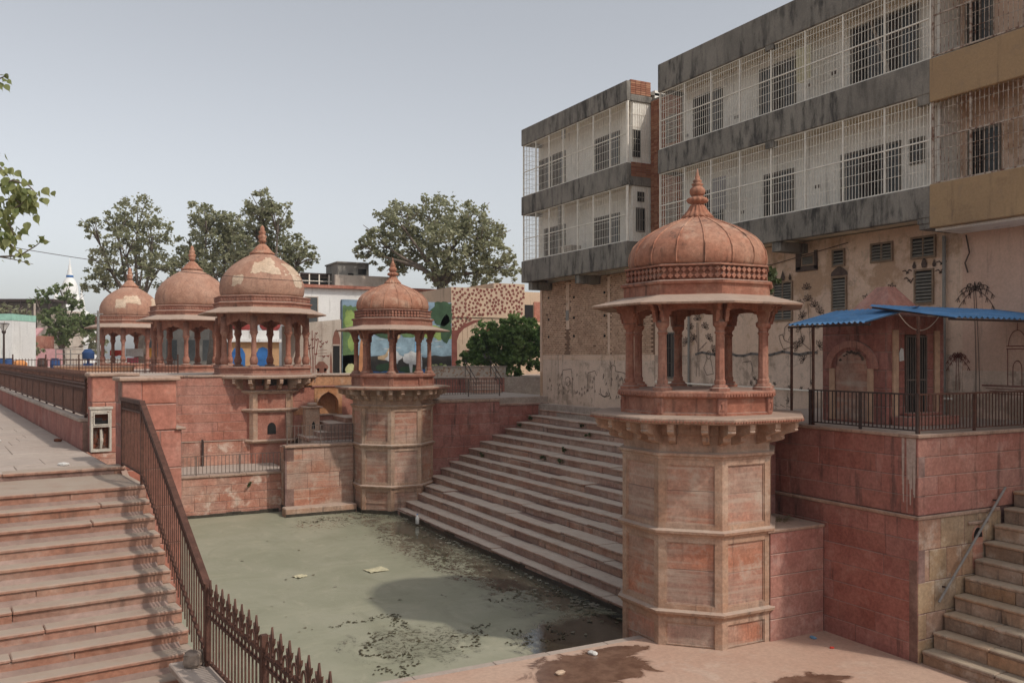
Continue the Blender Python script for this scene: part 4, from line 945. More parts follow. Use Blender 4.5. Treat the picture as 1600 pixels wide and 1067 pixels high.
# blue corrugated roofs on posts
bl = thing('blue_roof', 'blue corrugated metal awning on thin posts round the shrine', 'awning', (15.1, 11.6, .172))
def corr(name, corners, waves, amp, parent, mat='blue_sheet', n=None):
    """sheet between four corners a,b (high edge), d,c (low edge); ribs run from high to low edge"""
    a, b, c, d_ = [Vector(p) for p in corners]; mb = MB(); n = waves*6; nn = (b-a).cross(d_-a).normalized()
    top = []; bot = []
    for i in range(n+1):
        t = i/n; ph = (i % 6)/6; off = nn*(amp*(1 if ph < .25 else (-1 if .5 <= ph < .75 else 0)))
        top.append(a.lerp(b, t)+off); bot.append(d_.lerp(c, t)+off)
    for i in range(n): mb.quad(top[i], top[i+1], bot[i+1], bot[i])
    k = len(mb.v); mb.add([tuple(Vector(v)-Vector((0, 0, .006))) for v in mb.v], [tuple(reversed(f)) for f in mb.f])
    return mb.build(name, mat, parent)
corr('roof_sheet', [(1.75, 1.25, 2.62), (1.75, 3.55, 2.62), (.05, 3.45, 2.25), (.05, 1.25, 2.25)], 15, .018, bl)
corr('roof_sheet', [(.95, 1.95, 2.66), (5.6, 1.95, 2.66), (5.6, -.15, 2.32), (.95, -.15, 2.32)], 26, .018, bl)
for (x_, y_, h_) in ((.10, .06, 2.32), (.10, 2.75, 2.22), (.10, 3.4, 2.22), (2.35, .06, 2.30), (3.6, .06, 2.30), (5.1, .06, 2.3)):
    if (x_, y_) != (2.35, .06): MB().box(-.022, .022, -.022, .022, 0, h_).build('roof_post', 'iron', bl, (x_, y_, 0))
MB().beam((.1, 1.2, 2.2), (.1, 3.5, 2.2), .04).build('roof_beam', 'iron_dk', bl); MB().beam((.95, .0, 2.28), (5.5, .0, 2.28), .04).build('roof_beam', 'iron_dk', bl)
MB().beam((1.0, 1.9, 2.60), (1.0, -.1, 2.30), .035).build('roof_rafter', 'iron_dk', bl)
wi = MB()
def sag(p, q, s, n=12): return [Vector(p).lerp(Vector(q), i/n)-Vector((0, 0, s*4*(i/n)*(1-i/n))) for i in range(n+1)]
wi.tube(sag((16.2, 12.9, 2.62), (17.5, 12.9, 2.58), .33), .009, 5)
tag(wi.build('loose_cable', 'white_iron'), 'white cable hanging loose under the blue awning in front of the shrine', 'cable')
# ------------------------------------------------------------------ apartment buildings along the east side
def louvre(parent, X, Y0, Y1, z0, z1, leaves=2, mat='frame_brown', name='window'):
    """louvred window on a wall facing -X"""
    w = ob(name, None, parent, (X, 0, 0)); e = .05
    for q in ((Y0, Y0+e, z0, z1), (Y1-e, Y1, z0, z1), (Y0+e, Y1-e, z0, z0+e), (Y0+e, Y1-e, z1-e, z1)): MB().box(-.03, .02, *q).build('frame', mat, w)
    for k in range(1, leaves): ym = Y0+(Y1-Y0)*k/leaves; MB().box(-.028, .02, ym-.02, ym+.02, z0+e, z1-e).build('mullion', mat, w)
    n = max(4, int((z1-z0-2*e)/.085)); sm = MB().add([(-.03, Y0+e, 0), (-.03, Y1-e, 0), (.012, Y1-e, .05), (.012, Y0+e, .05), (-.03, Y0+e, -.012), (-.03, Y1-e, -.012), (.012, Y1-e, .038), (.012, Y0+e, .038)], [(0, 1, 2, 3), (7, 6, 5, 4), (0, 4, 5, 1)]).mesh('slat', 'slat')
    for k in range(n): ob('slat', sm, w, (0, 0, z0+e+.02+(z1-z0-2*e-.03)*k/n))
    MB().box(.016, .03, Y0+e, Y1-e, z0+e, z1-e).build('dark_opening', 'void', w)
    return w
def barred(parent, X, Y0, Y1, z0, z1, panes=2, pane='glass_dk', frame='slat', bars=True, name='window'):
    w = ob(name, None, parent, (X, 0, 0)); e = .06
    for q in ((Y0, Y0+e, z0, z1), (Y1-e, Y1, z0, z1), (Y0+e, Y1-e, z0, z0+e), (Y0+e, Y1-e, z1-e, z1)): MB().box(-.04, .03, *q).build('frame', frame, w)
    for k in range(panes):
        a = Y0+e+(Y1-Y0-2*e)*k/panes; b = Y0+e+(Y1-Y0-2*e)*(k+1)/panes
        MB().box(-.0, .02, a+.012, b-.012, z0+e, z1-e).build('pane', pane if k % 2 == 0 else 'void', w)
        if k: MB().box(-.03, .03, a-.012, a+.012, z0+e, z1-e).build('mullion', frame, w)
    if bars:
        n = max(3, int((Y1-Y0)/.13)); bm_ = MB()
        for k in range(1, n): y = Y0+(Y1-Y0)*k/n; bm_.box(-.06, -.045, y-.007, y+.007, z0, z1)
        for z in (z0+(z1-z0)*.33, z0+(z1-z0)*.66): bm_.box(-.058, -.047, Y0, Y1, z-.007, z+.007)
        stuff(bm_.build('bars', 'dark_iron_bar', w))
    return w
def grille(parent, X, Y0, Y1, z0, z1, posts, sp=.11, hsp=(.25, .5, .75), mat='white_iron', mid=.5, th=.011):
    w = ob('balcony_grille', None, parent, (X, 0, 0))
    for y in posts: MB().box(-.025, .025, y-.022, y+.022, z0, z1).build('post', mat, w)
    for z, t_ in ((z0+.02, .04), (z0+(z1-z0)*mid, .032), (z1-.02, .03)): MB().box(-.02, .02, Y0, Y1, z-t_/2, z+t_/2).build('rail', mat, w)
    b = MB(); n = int((Y1-Y0)/sp)
    for k in range(1, n): y = Y0+(Y1-Y0)*k/n; b.box(-th/2, th/2, y-th/2, y+th/2, z0, z1)
    for h in hsp: z = z0+(z1-z0)*h; b.box(-.012, -.004, Y0, Y1, z-.006, z+.006)
    stuff(b.build('bars', mat, w)); return w
b1 = thing('apartment_building', 'smaller grey balconied building with brick ground floor beyond the big block', 'building', (0, 0, 0))
MB().box(20.65, 30, 27.4, 35.85, -.5, 11.9).build('body', 'white', b1)
MB().box(20.52, 20.66, 27.2, 35.9, -.5, 5.08).build('ground_floor_wall', 'mortar_pale', b1)
# brickwork of the ground floor, course by course, joints set back
rn = random.Random(77); bk = MB(); z = 1.78; r_ = 0
while z < 4.98:
    y = 27.3+(.12 if r_ % 2 else 0)
    while y < 35.75:
        L = .24*rn.uniform(.92, 1.05); ye = min(35.8, y+L)
        strip = (33.35 < (y+ye)/2 < 33.72) or (30.2 < (y+ye)/2 < 30.38)
        if not strip and not (rn.random() < .004):
            px = rn.gauss(0, .006); bk.box(20.485+px, 20.54, y+.012, ye-.012, z+.009, z+.073)
        y += L
    z += .082; r_ += 1
stuff(bk.build('brickwork', 'brick', b1))
MB().box(20.475, 20.54, 30.2, 30.38, 1.78, 5.0).box(20.48, 20.54, 33.4, 33.68, 2.9, 5.0).box(20.47, 20.55, 27.2, 35.88, 1.55, 1.775).build('plaster_strips', 'peach', b1)
MB().box(20.476, 20.56, 27.2, 35.9, -.5, 1.548).build('dado', 'peach_low', b1); MB().box(20.44, 20.6, 35.76, 35.93, -.45, 5.0).build('corner_strip', 'peach', b1)
MB().box(20.46, 20.54, 33.42, 33.66, 3.3, 3.75).build('vent_panel', 'cement', b1)
for yy, zz in ((35.2, 4.4), (33.0, 4.3), (30.6, 4.35), (35.2, 3.4), (33.0, 3.4), (30.6, 3.4), (35.2, 2.6), (33.0, 2.6), (30.6, 2.55), (28.2, 4.2), (28.3, 2.9)):
    MB().box(20.462, 20.5, yy-.05, yy+.05, zz-.05, zz+.05).build('putlog_hole', 'void', b1)
for z0, z1, nm in ((5.08, 6.05, 'balcony_slab'), (8.16, 9.0, 'balcony_slab'), (11.34, 12.09, 'roof_parapet')):
    block(nm, b1, 'conc', 19.3, 19.5, 27.36, 35.68, z0, z1, c=.02)
    block('end_beam', b1, 'conc', 19.502, 20.6, 35.48, 35.68, z0, z1, c=.02); block('end_beam', b1, 'conc', 19.502, 20.5, 27.36, 27.56, z0, z1 if z0 < 11 else 11.6, c=.02)
    MB().box(19.5, 20.66, 27.56, 35.48, z0+.15, z0+.33).build('floor_plate', 'cream', b1)
MB().box(19.5, 30, 27.4, 35.6, 11.7, 11.8).build('roof_plate', 'conc', b1)
bp = MB(); z = 11.61
while z < 12.1:
    y = 19.5
    while y < 20.4: bp.box(y+.006, min(20.45, y+.23)-.006, 27.37, 27.55, z+.005, z+.07); y += .235
    z += .078
stuff(bp.build('brick_parapet', 'rawbrick', b1)); bp = MB(); z = 8.5
while z < 9.0:
    y = 19.5
    while y < 20.4: bp.box(y+.006, min(20.45, y+.23)-.006, 27.345, 27.36, z+.005, z+.07); y += .235
    z += .078
stuff(bp.build('brick_end', 'rawbrick', b1))
for z0, z1 in ((6.05, 8.16), (9.0, 11.34)):
    MB().box(20.30, 20.66, 27.6, 35.84, z0-.4, z1+.2).build('inner_wall', 'white', b1)
    MB().box(19.62, 20.62, 27.42, 27.5, z0, z1).build('side_wall', 'white', b1)
    grille(b1, 19.38, 27.4, 35.62, z0, z1, [27.42+.02]+[27.4+8.2*k/7 for k in range(1, 7)]+[35.6], .12, (.15, .3, .42, .62, .75, .88), 'white_iron', .48)
    ge = ob('end_grille', None, b1, (0, 35.6, 0)); gb = MB()
    for k in range(9): x_ = 19.4+1.15*k/8; gb.box(x_-.006, x_+.006, -.006, .006, z0, z1)
    for k in range(12): zz = z0+(z1-z0)*k/11; gb.box(19.4, 20.55, -.005, .005, zz-.005, zz+.005)
    stuff(gb.build('bars', 'white_iron', ge))
    gs = ob('side_grille', None, b1, (0, 27.4, 0)); gb = MB()
    for k in range(10): x_ = 19.42+.95*k/9; gb.box(x_-.006, x_+.006, -.006, .006, z0, z1)
    for k in range(6): zz = z0+(z1-z0)*k/5; gb.box(19.4, 20.4, -.005, .005, zz-.005, zz+.005)
    gb.box(19.36, 19.42, -.03, .03, z0, z1); stuff(gb.build('bars', 'white_iron', gs))
for (a, b_, c, d_) in ((34.67, 35.7, 9.4, 10.77), (33.40, 34.50, 9.4, 10.8), (29.24, 31.0, 9.4, 10.73), (33.4, 35.25, 6.25, 7.55), (29.24, 31.1, 6.17, 7.46)): barred(b1, 20.29, a, b_, c, d_)
for (x0, x1, z0, z1) in ((19.60, 19.95, 9.25, 10.27), (19.83, 20.13, 7.58, 7.94), (19.77, 20.16, 6.44, 7.33)):
    sw = ob('side_window', None, b1, (0, 27.41, 0)); MB().box(x0, x1, -.01, .0, z0, z1).build('pane', 'void', sw); gb = MB()
    for k in range(4): x_ = x0+(x1-x0)*k/3; gb.box(x_-.012, x_+.012, -.03, -.012, z0, z1)
    for k in range(3): zz = z0+(z1-z0)*k/2; gb.box(x0, x1, -.028, -.014, zz-.012, zz+.012)
    gb.build('frame', 'slat', sw)
for yy in (30.9, 34.9): block('cantilever', b1, 'conc', 19.42, 20.5, yy, yy+.32, 4.72, 5.078, c=.015)
MB().box(19.42, 19.5, 32.4, 32.6, 6.05, 8.16).box(19.42, 19.5, 32.1, 32.3, 10.95, 11.34).build('column_stub', 'conc', b1)

b2 = thing('apartment_building', 'big grey and ochre balconied apartment block rising over the shrine and near tower', 'building', (0, 0, 0))
YS = 3.4
MB().box(20.66, 32, YS+.05, 25.3, -.5, 11.9).build('body', 'white', b2)
MB().box(20.5, 20.66, 14.44, 27.19, -.5, 5.2).build('ground_floor_wall', 'peach', b2); MB().box(20.495, 20.66, YS, 14.438, -.5, 5.2).build('ground_floor_wall', 'peach_smooth', b2)
MB().box(20.487, 20.499, 14.44, 27.19, -.5, 1.75).build('dado', 'peach_low', b2); MB().box(20.484, 20.494, 9, 14.43, -.5, 1.35).build('dado', 'peach_low', b2)
bp = MB(); z = 5.1; rn = random.Random(8)
while z < 11.4:                                                 # bare brick in the slot between the two buildings
    y = 25.5
    while y < 27.3: bp.box(20.42+rn.gauss(0, .004), 20.5, y+.006, min(27.36, y+.235)-.006, z+.006, z+.074); y += .238
    z += .08
stuff(bp.build('brick_slot', 'rawbrick', b2)); MB().box(20.46, 22, 25.4, 27.38, 5.0, 11.5).build('slot_wall', 'cement', b2)
for y in (25.9, 26.1, 26.6): MB().tube([(20.7, y, 11.4), (20.68, y+.02, 12.3+.2*(y-25.8))], .014, 5).build('rebar', 'dark_iron_bar', b2)
louvre(b2, 20.41, 25.75, 26.35, 9.6, 10.6, 1, 'slat'); louvre(b2, 20.41, 25.75, 26.35, 6.4, 7.4, 1, 'slat')
for z0, z1, nm in ((5.13, 5.92, 'balcony_slab'), (8.2, 9.05, 'balcony_slab'), (11.1, 12.1, 'roof_parapet')):
    block(nm, b2, 'conc', 19.3, 19.5, 14.46, 25.45, z0, z1, c=.02)
    block('end_beam', b2, 'conc', 19.502, 20.6, 25.25, 25.45, z0, z1, c=.02)
    MB().box(19.5, 20.66, YS+.1, 25.25, z0+.1, z0+.28).build('floor_plate', 'cream', b2)
for yy, z0, z1 in ((19.55, 4.84, 5.13), (14.47, 4.86, 5.13)): block('cantilever', b2, 'conc', 19.36, 20.5, yy, yy+.36, z0, z1, c=.015)
for yy, z in ((19.8, 10.95), (19.8, 7.98), (14.5, 7.95), (14.5, 5.0)): block('beam_end', b2, 'conc', 19.32, 19.5, yy, yy+.35, z, z+.3, c=.01)
block('balcony_front', b2, 'ochre', 19.24, 19.46, YS, 14.45, 7.95, 9.02, c=.02); block('balcony_front', b2, 'ochre', 19.24, 19.46, YS, 14.45, 4.86, 5.93, c=.02)
block('balcony_front', b2, 'ochre', 19.24, 19.46, YS, 14.45, 11.0, 12.1, c=.02)
MB().box(19.46, 20.5, YS, 14.44, 4.80, 4.86).build('soffit', 'white', b2)
for z0, z1 in ((5.92, 8.2), (9.05, 11.1)):
    MB().box(20.30, 20.66, 14.4, 25.24, z0-.4, z1+.1).build('inner_wall', 'white', b2)
    MB().box(20.30, 20.66, YS+.1, 14.398, z0-.4, z1+.1).build('inner_wall', 'peach', b2)
    MB().box(19.55, 20.62, 14.36, 14.44, z0, z1+.1).build('party_wall', 'white', b2)
    grille(b2, 19.38, 14.5, 25.42, z0, z1, [14.5]+[14.5+10.9*k/8 for k in range(1, 8)]+[25.4], .105, (.18, .30, .42, .66, .78, .9), 'white_iron', .5, .011)
    grille(b2, 19.33, YS+.1, 14.44, z0+.02, z1, [14.40, 13.4, 12.0, 10.5, 9.0], .115, (.2, .36, .62, .8), 'rusty_white', .5, .013)
    ge = ob('end_grille', None, b2, (0, 25.4, 0)); gb = MB()
    for k in range(11): x_ = 19.4+1.15*k/10; gb.box(x_-.006, x_+.006, -.006, .006, z0, z1)
    for k in range(10): zz = z0+(z1-z0)*k/9; gb.box(19.4, 20.55, -.005, .005, zz-.005, zz+.005)
    stuff(gb.build('bars', 'white_iron', ge))
for (a, b_, c, d_, p) in ((23.16, 24.66, 9.1, 10.83, 2), (19.85, 21.38, 9.1, 10.88, 3), (15.50, 17.75, 9.2, 11.0, 4), (23.09, 24.14, 6.1, 7.45, 2), (19.9, 21.21, 6.1, 7.48, 2), (16.09, 18.13, 6.05, 7.5, 3), (15.37, 15.83, 6.77, 7.45, 1), (13.46, 14.2, 9.3, 10.5, 2), (13.28, 14.13, 6.1, 7.3, 2), (11.6, 12.6, 9.3, 10.5, 2), (11.2, 12.2, 6.1, 7.3, 2)):
    barred(b2, 20.29, a, b_, c, d_, p)
for yy, zz in ((24.95, 9.55), (22.4, 9.6), (19.3, 9.8), (18.3, 9.9), (22.1, 6.4), (18.9, 6.7)):                # small painted flat numbers on the inner wall
    MB().box(20.292, 20.299, yy, yy+.07, zz, zz+.1).box(20.292, 20.299, yy+.12, yy+.19, zz, zz+.1).build('flat_number', 'paint_dk', b2)
MB().beam((20.2, 17.0, 11.0), (20.0, 16.2, 9.2), .08, .03).build('leaning_board', 'wallbeige', b2)
louvre(b2, 20.48, 20.17, 20.99, 2.81, 4.05, 2); louvre(b2, 20.48, 19.28, 19.80, 4.45, 4.78, 1)
louvre(b2, 20.48, 18.14, 18.61, 4.32, 4.84, 1); louvre(b2, 20.48, 18.07, 18.63, 3.03, 4.04, 1); louvre(b2, 20.48, 16.5, 17.24, 4.31, 4.86, 2); louvre(b2, 20.48, 15.18, 15.93, 4.29, 4.88, 2); louvre(b2, 20.48, 15.24, 15.83, 3.07, 4.01, 1)
MB().box(20.44, 20.487, 19.17, 19.27, 4.35, 4.90).box(20.44, 20.487, 19.81, 20.01, 4.35, 4.90).box(20.44, 20.487, 19.17, 20.01, 4.30, 4.44).build('broken_surround', 'paint_dk', b2)
barred(b2, 20.48, 25.6, 26.66, .9, 2.6, 2)
hp = MB().tube([(20.36, 14.6, .62), (20.36, 27.0, .75)], .03, 8).build('wall_pipe', 'white_iron', b2)
for y in (16, 19, 22, 25): MB().tube([(20.49, y, .66), (20.36, y, .66)], .018, 6).build('pipe_clip', 'iron_dk', b2)
# line paintings on the ground-floor wall: u = -Y
def strokes(parent, lines, w, mat, name='mural_drawing', X=20.478):
    mb = MB()
    for l in lines: ribbon(mb, l, w*.8)
    return stuff(mb.build(name, mat, parent, (X, 0, 0), -PI/2))
def arc(cx, cz, rx, rz_, a0, a1, n=12): return [(cx+rx*math.cos(R(a0+(a1-a0)*k/n)), cz+rz_*math.sin(R(a0+(a1-a0)*k/n))) for k in range(n+1)]
def leafspray(cx, cz, r, a0, n=5, spread=150):
    L = []
    for k in range(n):
        a = R(a0-spread/2+spread*k/(n-1)); ex, ez = cx+r*math.cos(a), cz+r*math.sin(a); nx, nz = -math.sin(a)*r*.22, math.cos(a)*r*.22; mx, mz = cx+r*.55*math.cos(a), cz+r*.55*math.sin(a)
        L += [[(cx, cz), (mx+nx, mz+nz), (ex, ez), (mx-nx, mz-nz), (cx, cz)]]
    return L
def palm(cx, z0, z1, lean, r, th, mat):
    tl = [(cx+lean*(t/8)**2-.06, z0+(z1-z0)*t/8) for t in range(9)]; tr = [(x+.05+.05*(1-k/8), z) for k, (x, z) in enumerate(tl)]
    L = [tl, tr]; hx = cx+lean-.02
    for a in (20, 48, 72, 92, 115, 140, 165, -15, 198):
        fr = [(hx+r*1.15*t/7*math.cos(R(a)), z1+r*1.15*t/7*math.sin(R(a))-.8*r*(t/7)**2.2) for t in range(8)]; L.append(fr)
        for k in range(2, 8, 2):
            x, z = fr[k]; L += [[(x, z), (x-.03, z-.09*r/.35)], [(x, z), (x+.03, z-.09*r/.35)]]
    strokes(b2, L, th, mat)
palm(-14.0, .75, 3.35, -.06, .48, .02, 'paint_dk'); palm(-14.55, .85, 1.68, .02, .30, .018, 'paint_red')
cx = -13.0
strokes(b2, [arc(cx, 1.95, .22, .38, 0, 180), [(cx-.27, 1.95), (cx+.27, 1.95)], [(cx-.27, 1.88), (cx+.27, 1.88)], [(cx-.24, 1.88), (cx-.24, 1.0)], [(cx+.24, 1.88), (cx+.24, 1.0)], arc(cx, 1.4, .11, .2, 0, 180), [(cx-.11, 1.4), (cx-.11, 1.0)], [(cx+.11, 1.4), (cx+.11, 1.0)], [(cx-.9, 1.0), (cx+.9, 1.0)], [(cx, 2.33), (cx, 2.5)]]+[[(cx-.9+.1*k, .98-.06*k), (cx+.9, .96-.06*k)] for k in range(4)], .022, 'paint_red')
L = [[(-20.75, 2.35), (-20.6, 2.4), (-20.5, 2.2), (-20.25, 2.12), (-20.05, 2.15), (-20.3, 1.98), (-20.55, 1.92), (-20.68, 2.15), (-20.75, 2.35)], [(-20.55, 2.25), (-20.5, 2.6), (-20.3, 2.75), (-20.33, 2.5), (-20.2, 2.45), (-20.35, 2.2)], [(-20.5, 1.95), (-20.52, 1.82)]]
strokes(b2, L, .022, 'paint_dk')
L = [[(-19.45, .8), (-19.45, 2.0), (-19.5, 2.8), (-19.55, 3.3)], [(-19.38, .8), (-19.38, 2.0), (-19.42, 2.8)], [(-19.48, 2.4), (-19.2, 2.7), (-19.1, 2.9)], [(-19.5, 2.6), (-19.8, 2.9), (-19.9, 3.2)], [(-19.45, 1.9), (-19.75, 2.1), (-19.85, 2.5)], [(-19.42, 1.7), (-19.15, 1.9)]]
for (u, z, a) in ((-19.55, 3.4, 90), (-19.1, 3.0, 60), (-19.9, 3.25, 110), (-19.3, 3.2, 80), (-19.75, 2.9, 120), (-19.85, 2.55, 130), (-19.12, 2.0, 40), (-19.75, 2.15, 150), (-19.6, 3.75, 90), (-19.3, 2.6, 70), (-19.95, 2.0, 150), (-19.7, 1.6, 140)): L += leafspray(u, z, .2, a)
strokes(b2, L, .02, 'paint_dk')
L = []
for (u, z) in ((-17.4, 3.3), (-17.0, 3.45), (-16.8, 3.25), (-16.55, 3.55), (-17.3, 3.1)): L += leafspray(u, z, .17, 80, 3, 100)
strokes(b2, L, .02, 'paint_dk')
for (u, z, s_) in ((-16.05, 3.95, 1), (-16.0, 3.75, -1), (-15.02, 4.1, 1), (-15.05, 3.88, 1)): strokes(b2, [[(u-.14, z+.05), (u-.06, z+.07), (u, z), (u+.06, z+.08*s_), (u+.14, z+.04)], [(u-.03, z-.02), (u+.05, z+.0)]], .035, 'paint_dk')
def finial(u, z, s_): return MB().slabxz([(u-.06*s_, z), (u+.06*s_, z), (u+.09*s_, z+.1*s_), (u+.05*s_, z+.2*s_), (u, z+.32*s_), (u-.05*s_, z+.2*s_), (u-.09*s_, z+.1*s_)], -.006, .0)
for (c, z) in ((-20.58, 4.08), (-15.53, 4.04)):
    for du, s_ in ((-.3, .65), (0, 1), (.3, .65)): finial(c+du, z, s_).build('mural_finial', 'paint_dk', b2, (20.478, 0, 0), -PI/2)
MB().slabxz([(-18.66, 4.06), (-18.04, 4.06), (-18.06, 4.16), (-18.2, 4.27), (-18.35, 4.34), (-18.5, 4.27), (-18.64, 4.16)], -.006, 0).build('mural_finial', 'paint_dk', b2, (20.478, 0, 0), -PI/2)
L = [[(-24.75, 1.0), (-24.7, 1.8), (-24.75, 2.9)], [(-24.6, 1.0), (-24.62, 1.8), (-24.68, 2.9)], [(-24.65, 1.9), (-24.2, 2.2)], [(-24.72, 2.2), (-25.1, 2.6)]]
for (u, z, a) in ((-24.1, 2.3, 60), (-25.1, 2.7, 100), (-24.3, 2.7, 70), (-24.7, 3.0, 90), (-25.3, 2.2, 140), (-23.9, 1.9, 20), (-24.9, 2.3, 120)): L += leafspray(u, z, .22, a)
L += [arc(-24.1, 1.75, .12, .14, 0, 360), [(-24.2, 1.6), (-24.35, 1.3), (-24.2, 1.05), (-23.85, 1.1), (-23.95, 1.5), (-24.0, 1.62)], arc(-23.3, 1.2, .2, .35, 0, 300), [(-22.4, 1.5), (-22.0, 1.55), (-21.9, 1.2)]]
strokes(b2, L, .024, 'paint_dk')
L = []; rn = random.Random(14)
for k in range(34):
    u, z = rn.uniform(-23.5, -16.8), rn.uniform(.1, 1.0); L += leafspray(u, z, rn.uniform(.07, .15), rn.uniform(0, 180), 3, 100)
L += [[(-20.4-.5*k*.6, .15+.05*math.sin(k)), (-20.2-.3*k, .12)] for k in range(5)]
strokes(b2, L, .02, 'paint_dk')
mb_ = [(-24.8+.35*k, 1.78+.05*math.sin(k*1.7)+.03*math.sin(k*.6)) for k in range(17)]
strokes(b2, [mb_], .10, 'mural_grey')
# drawings of animals on the small building
L = [[(-30.1, .5), (-30.05, 1.05), (-30.15, 1.25), (-30.0, 1.35), (-29.8, 1.3), (-29.78, 1.1), (-29.2, 1.05), (-29.0, .95), (-28.95, .4)], [(-30.1, 1.3), (-30.18, 1.5)], [(-29.9, 1.36), (-29.85, 1.55)], [(-29.6, .9), (-29.62, .35)], [(-29.3, .85), (-29.25, .35)], arc(-30.6, .3, .3, .25, 160, 380), [(-31.0, .15), (-30.6, .02), (-30.2, .1)], [(-33.9, 1.1), (-33.2, 1.15), (-33.1, .6), (-33.15, .1)], [(-33.9, 1.1), (-34.1, .8), (-33.95, .3)], arc(-33.5, .6, .22, .2, 0, 330), [(-31.9, .4), (-31.85, 1.0), (-31.3, 1.1), (-31.2, .9)]]
rn = random.Random(4)
for k in range(46):
    u, z = rn.uniform(-35.4, -29), rn.uniform(-.1, .9); L += [[(u, z), (u+.05, z+.12), (u+.09, z+.02)]]
strokes(b1, L, .03, 'paint_dk', X=20.468)

# odds and ends on the balconies
ac = thing('air_cooler', 'boxy pale air cooler standing on the lowest balcony of the smaller building', 'cooler', (19.75, 32.1, 5.45))
block('casing', ac, 'wallbeige', -.3, .3, -.4, .4, .1, .95, c=.03)
for k in range(7): MB().box(-.315, -.30, -.33, .33, .22+k*.09, .25+k*.09).build('louvre', 'slat', ac)
for (x_, y_) in ((-.25, -.35), (-.25, .35), (.25, -.35), (.25, .35)): MB().box(x_-.03, x_+.03, y_-.03, y_+.03, 0, .1).build('leg', 'dark_iron_bar', ac)
for k, (yy, z0, z1, w_, m_, lab) in enumerate(((22.6, 6.5, 7.6, .35, 'p_clothgrey', 'grey cloth hung behind the lower balcony bars of the big block'), (18.9, 9.75, 10.75, .3, 'sheetcream', 'cream cloth hung behind the upper balcony bars of the big block'), (10.9, 6.9, 7.9, .4, 'p_clothgrey', 'grey cloth on the ochre balcony near the right edge'))):
    o_ = MB(); N = 8
    for i in range(N):
        a0, a1 = yy-w_+2*w_*i/N, yy-w_+2*w_*(i+1)/N; s0, s1 = .03*math.sin(i*1.7), .03*math.sin((i+1)*1.7)
        o_.add([(s0, a0, z0+.03*math.sin(i)), (s1, a1, z0+.03*math.sin(i+1)), (s1*.3, a1, z1), (s0*.3, a0, z1), (s0+.015, a0, z0+.03*math.sin(i)), (s1+.015, a1, z0+.03*math.sin(i+1)), (s1*.3+.015, a1, z1), (s0*.3+.015, a0, z1)], [(0, 1, 2, 3), (7, 6, 5, 4)])
    tag(o_.build('hung_cloth', m_, None, (19.62, 0, 0)), lab, 'cloth', 'laundry on the balconies')
for yy, z0, z1 in ((25.1, -.4, 5.1), (14.9, .0, 4.8)): MB().tube([(20.42, yy, z0), (20.42, yy, z1)], .045, 8).build('drain_pipe', 'cement', b2)
cbm = MB()
cbm.tube([(20.44, 14.3, 4.75), (20.43, 14.2, 4.3), (20.43, 14.32, 4.05), (20.44, 14.25, 3.8)], .02, 5); cbm.build('cable_tail', 'paint_dk', b2)
MB().tube([(20.45, 27.0, 4.7), (20.44, 24, 4.52), (20.44, 21, 4.62), (20.45, 18, 4.98)], .012, 5).build('wall_cable', 'paint_dk', b2)
# ------------------------------------------------------------------ painted walls and houses behind
def cam_pt(px, d, z): return FWD*d+RGT*((px-800)/1380*d)+Vector((0, 0, z))
def zpx(py, d): return 1.7+(557-py)/1380*d
def blob(rn, cx, cz, rx, rz_, n=18, j=.18): return [(cx+rx*math.cos(2*PI*k/n)*(1+rn.uniform(-j, j)), cz+rz_*math.sin(2*PI*k/n)*(1+rn.uniform(-j, j))) for k in range(n)]
def paint(parent, poly, mat, lay, name='mural_paint'): return MB().slabxz(poly, -.004*lay-.003, .0).build(name, mat, parent)
for nm, c in dict(p_sky=(.21, .29, .36), p_lake=(.24, .34, .40), p_green=(.11, .18, .075), p_dkgreen=(.045, .085, .045), p_lime=(.23, .31, .09), p_blue=(.03, .12, .32), p_dark=(.055, .05, .045),
                  p_white=(.55, .55, .54), p_skin=(.50, .36, .22), p_orange=(.42, .19, .09), p_yellow=(.42, .43, .22), p_cyan=(.20, .38, .55), p_brown=(.19, .085, .06)).items():
    M[nm] = mat_plain('mural_'+nm[2:], lin(*c), .85, 0, .3, 2.2, 0)
mw = thing('mural_wall', 'wall painted with a bright blue lake landscape behind the far tower', 'wall', (13.4, 44, 0))
MB().box(0, 6.1, 0, .3, .3, 4.62).build('wall_slab', 'p_sky', mw)
rn = random.Random(5)
def rect(x0, x1, z0, z1, j=.08, n=7):
    b_ = [(x0+(x1-x0)*k/n, z0+rn.uniform(-j, j)*(0 if k in (0, n) else 1)) for k in range(n+1)]
    t_ = [(x1+(x0-x1)*k/n, z1+rn.uniform(-j, j)*(0 if k in (0, n) else 1)) for k in range(n+1)]
    return b_+t_
paint(mw, rect(.02, 6.08, 1.7, 2.75), 'p_lake', 1); paint(mw, rect(.02, .75, .32, 4.3, .05), 'p_green', 2)
paint(mw, rect(.02, 6.08, .85, 1.75, .12, 12), 'p_dark', 2); paint(mw, rect(1.6, 6.08, .32, .95, .08, 10), 'p_blue', 3)
paint(mw, rect(4.3, 6.08, 2.65, 3.1, .1), 'p_lime', 2); paint(mw, blob(rn, 5.5, 4.0, .62, .62), 'p_dkgreen', 3); paint(mw, rect(5.1, 6.09, 3.5, 4.6, .1), 'p_dkgreen', 2); paint(mw, blob(rn, 5.75, 3.2, .33, .7), 'p_dkgreen', 3)
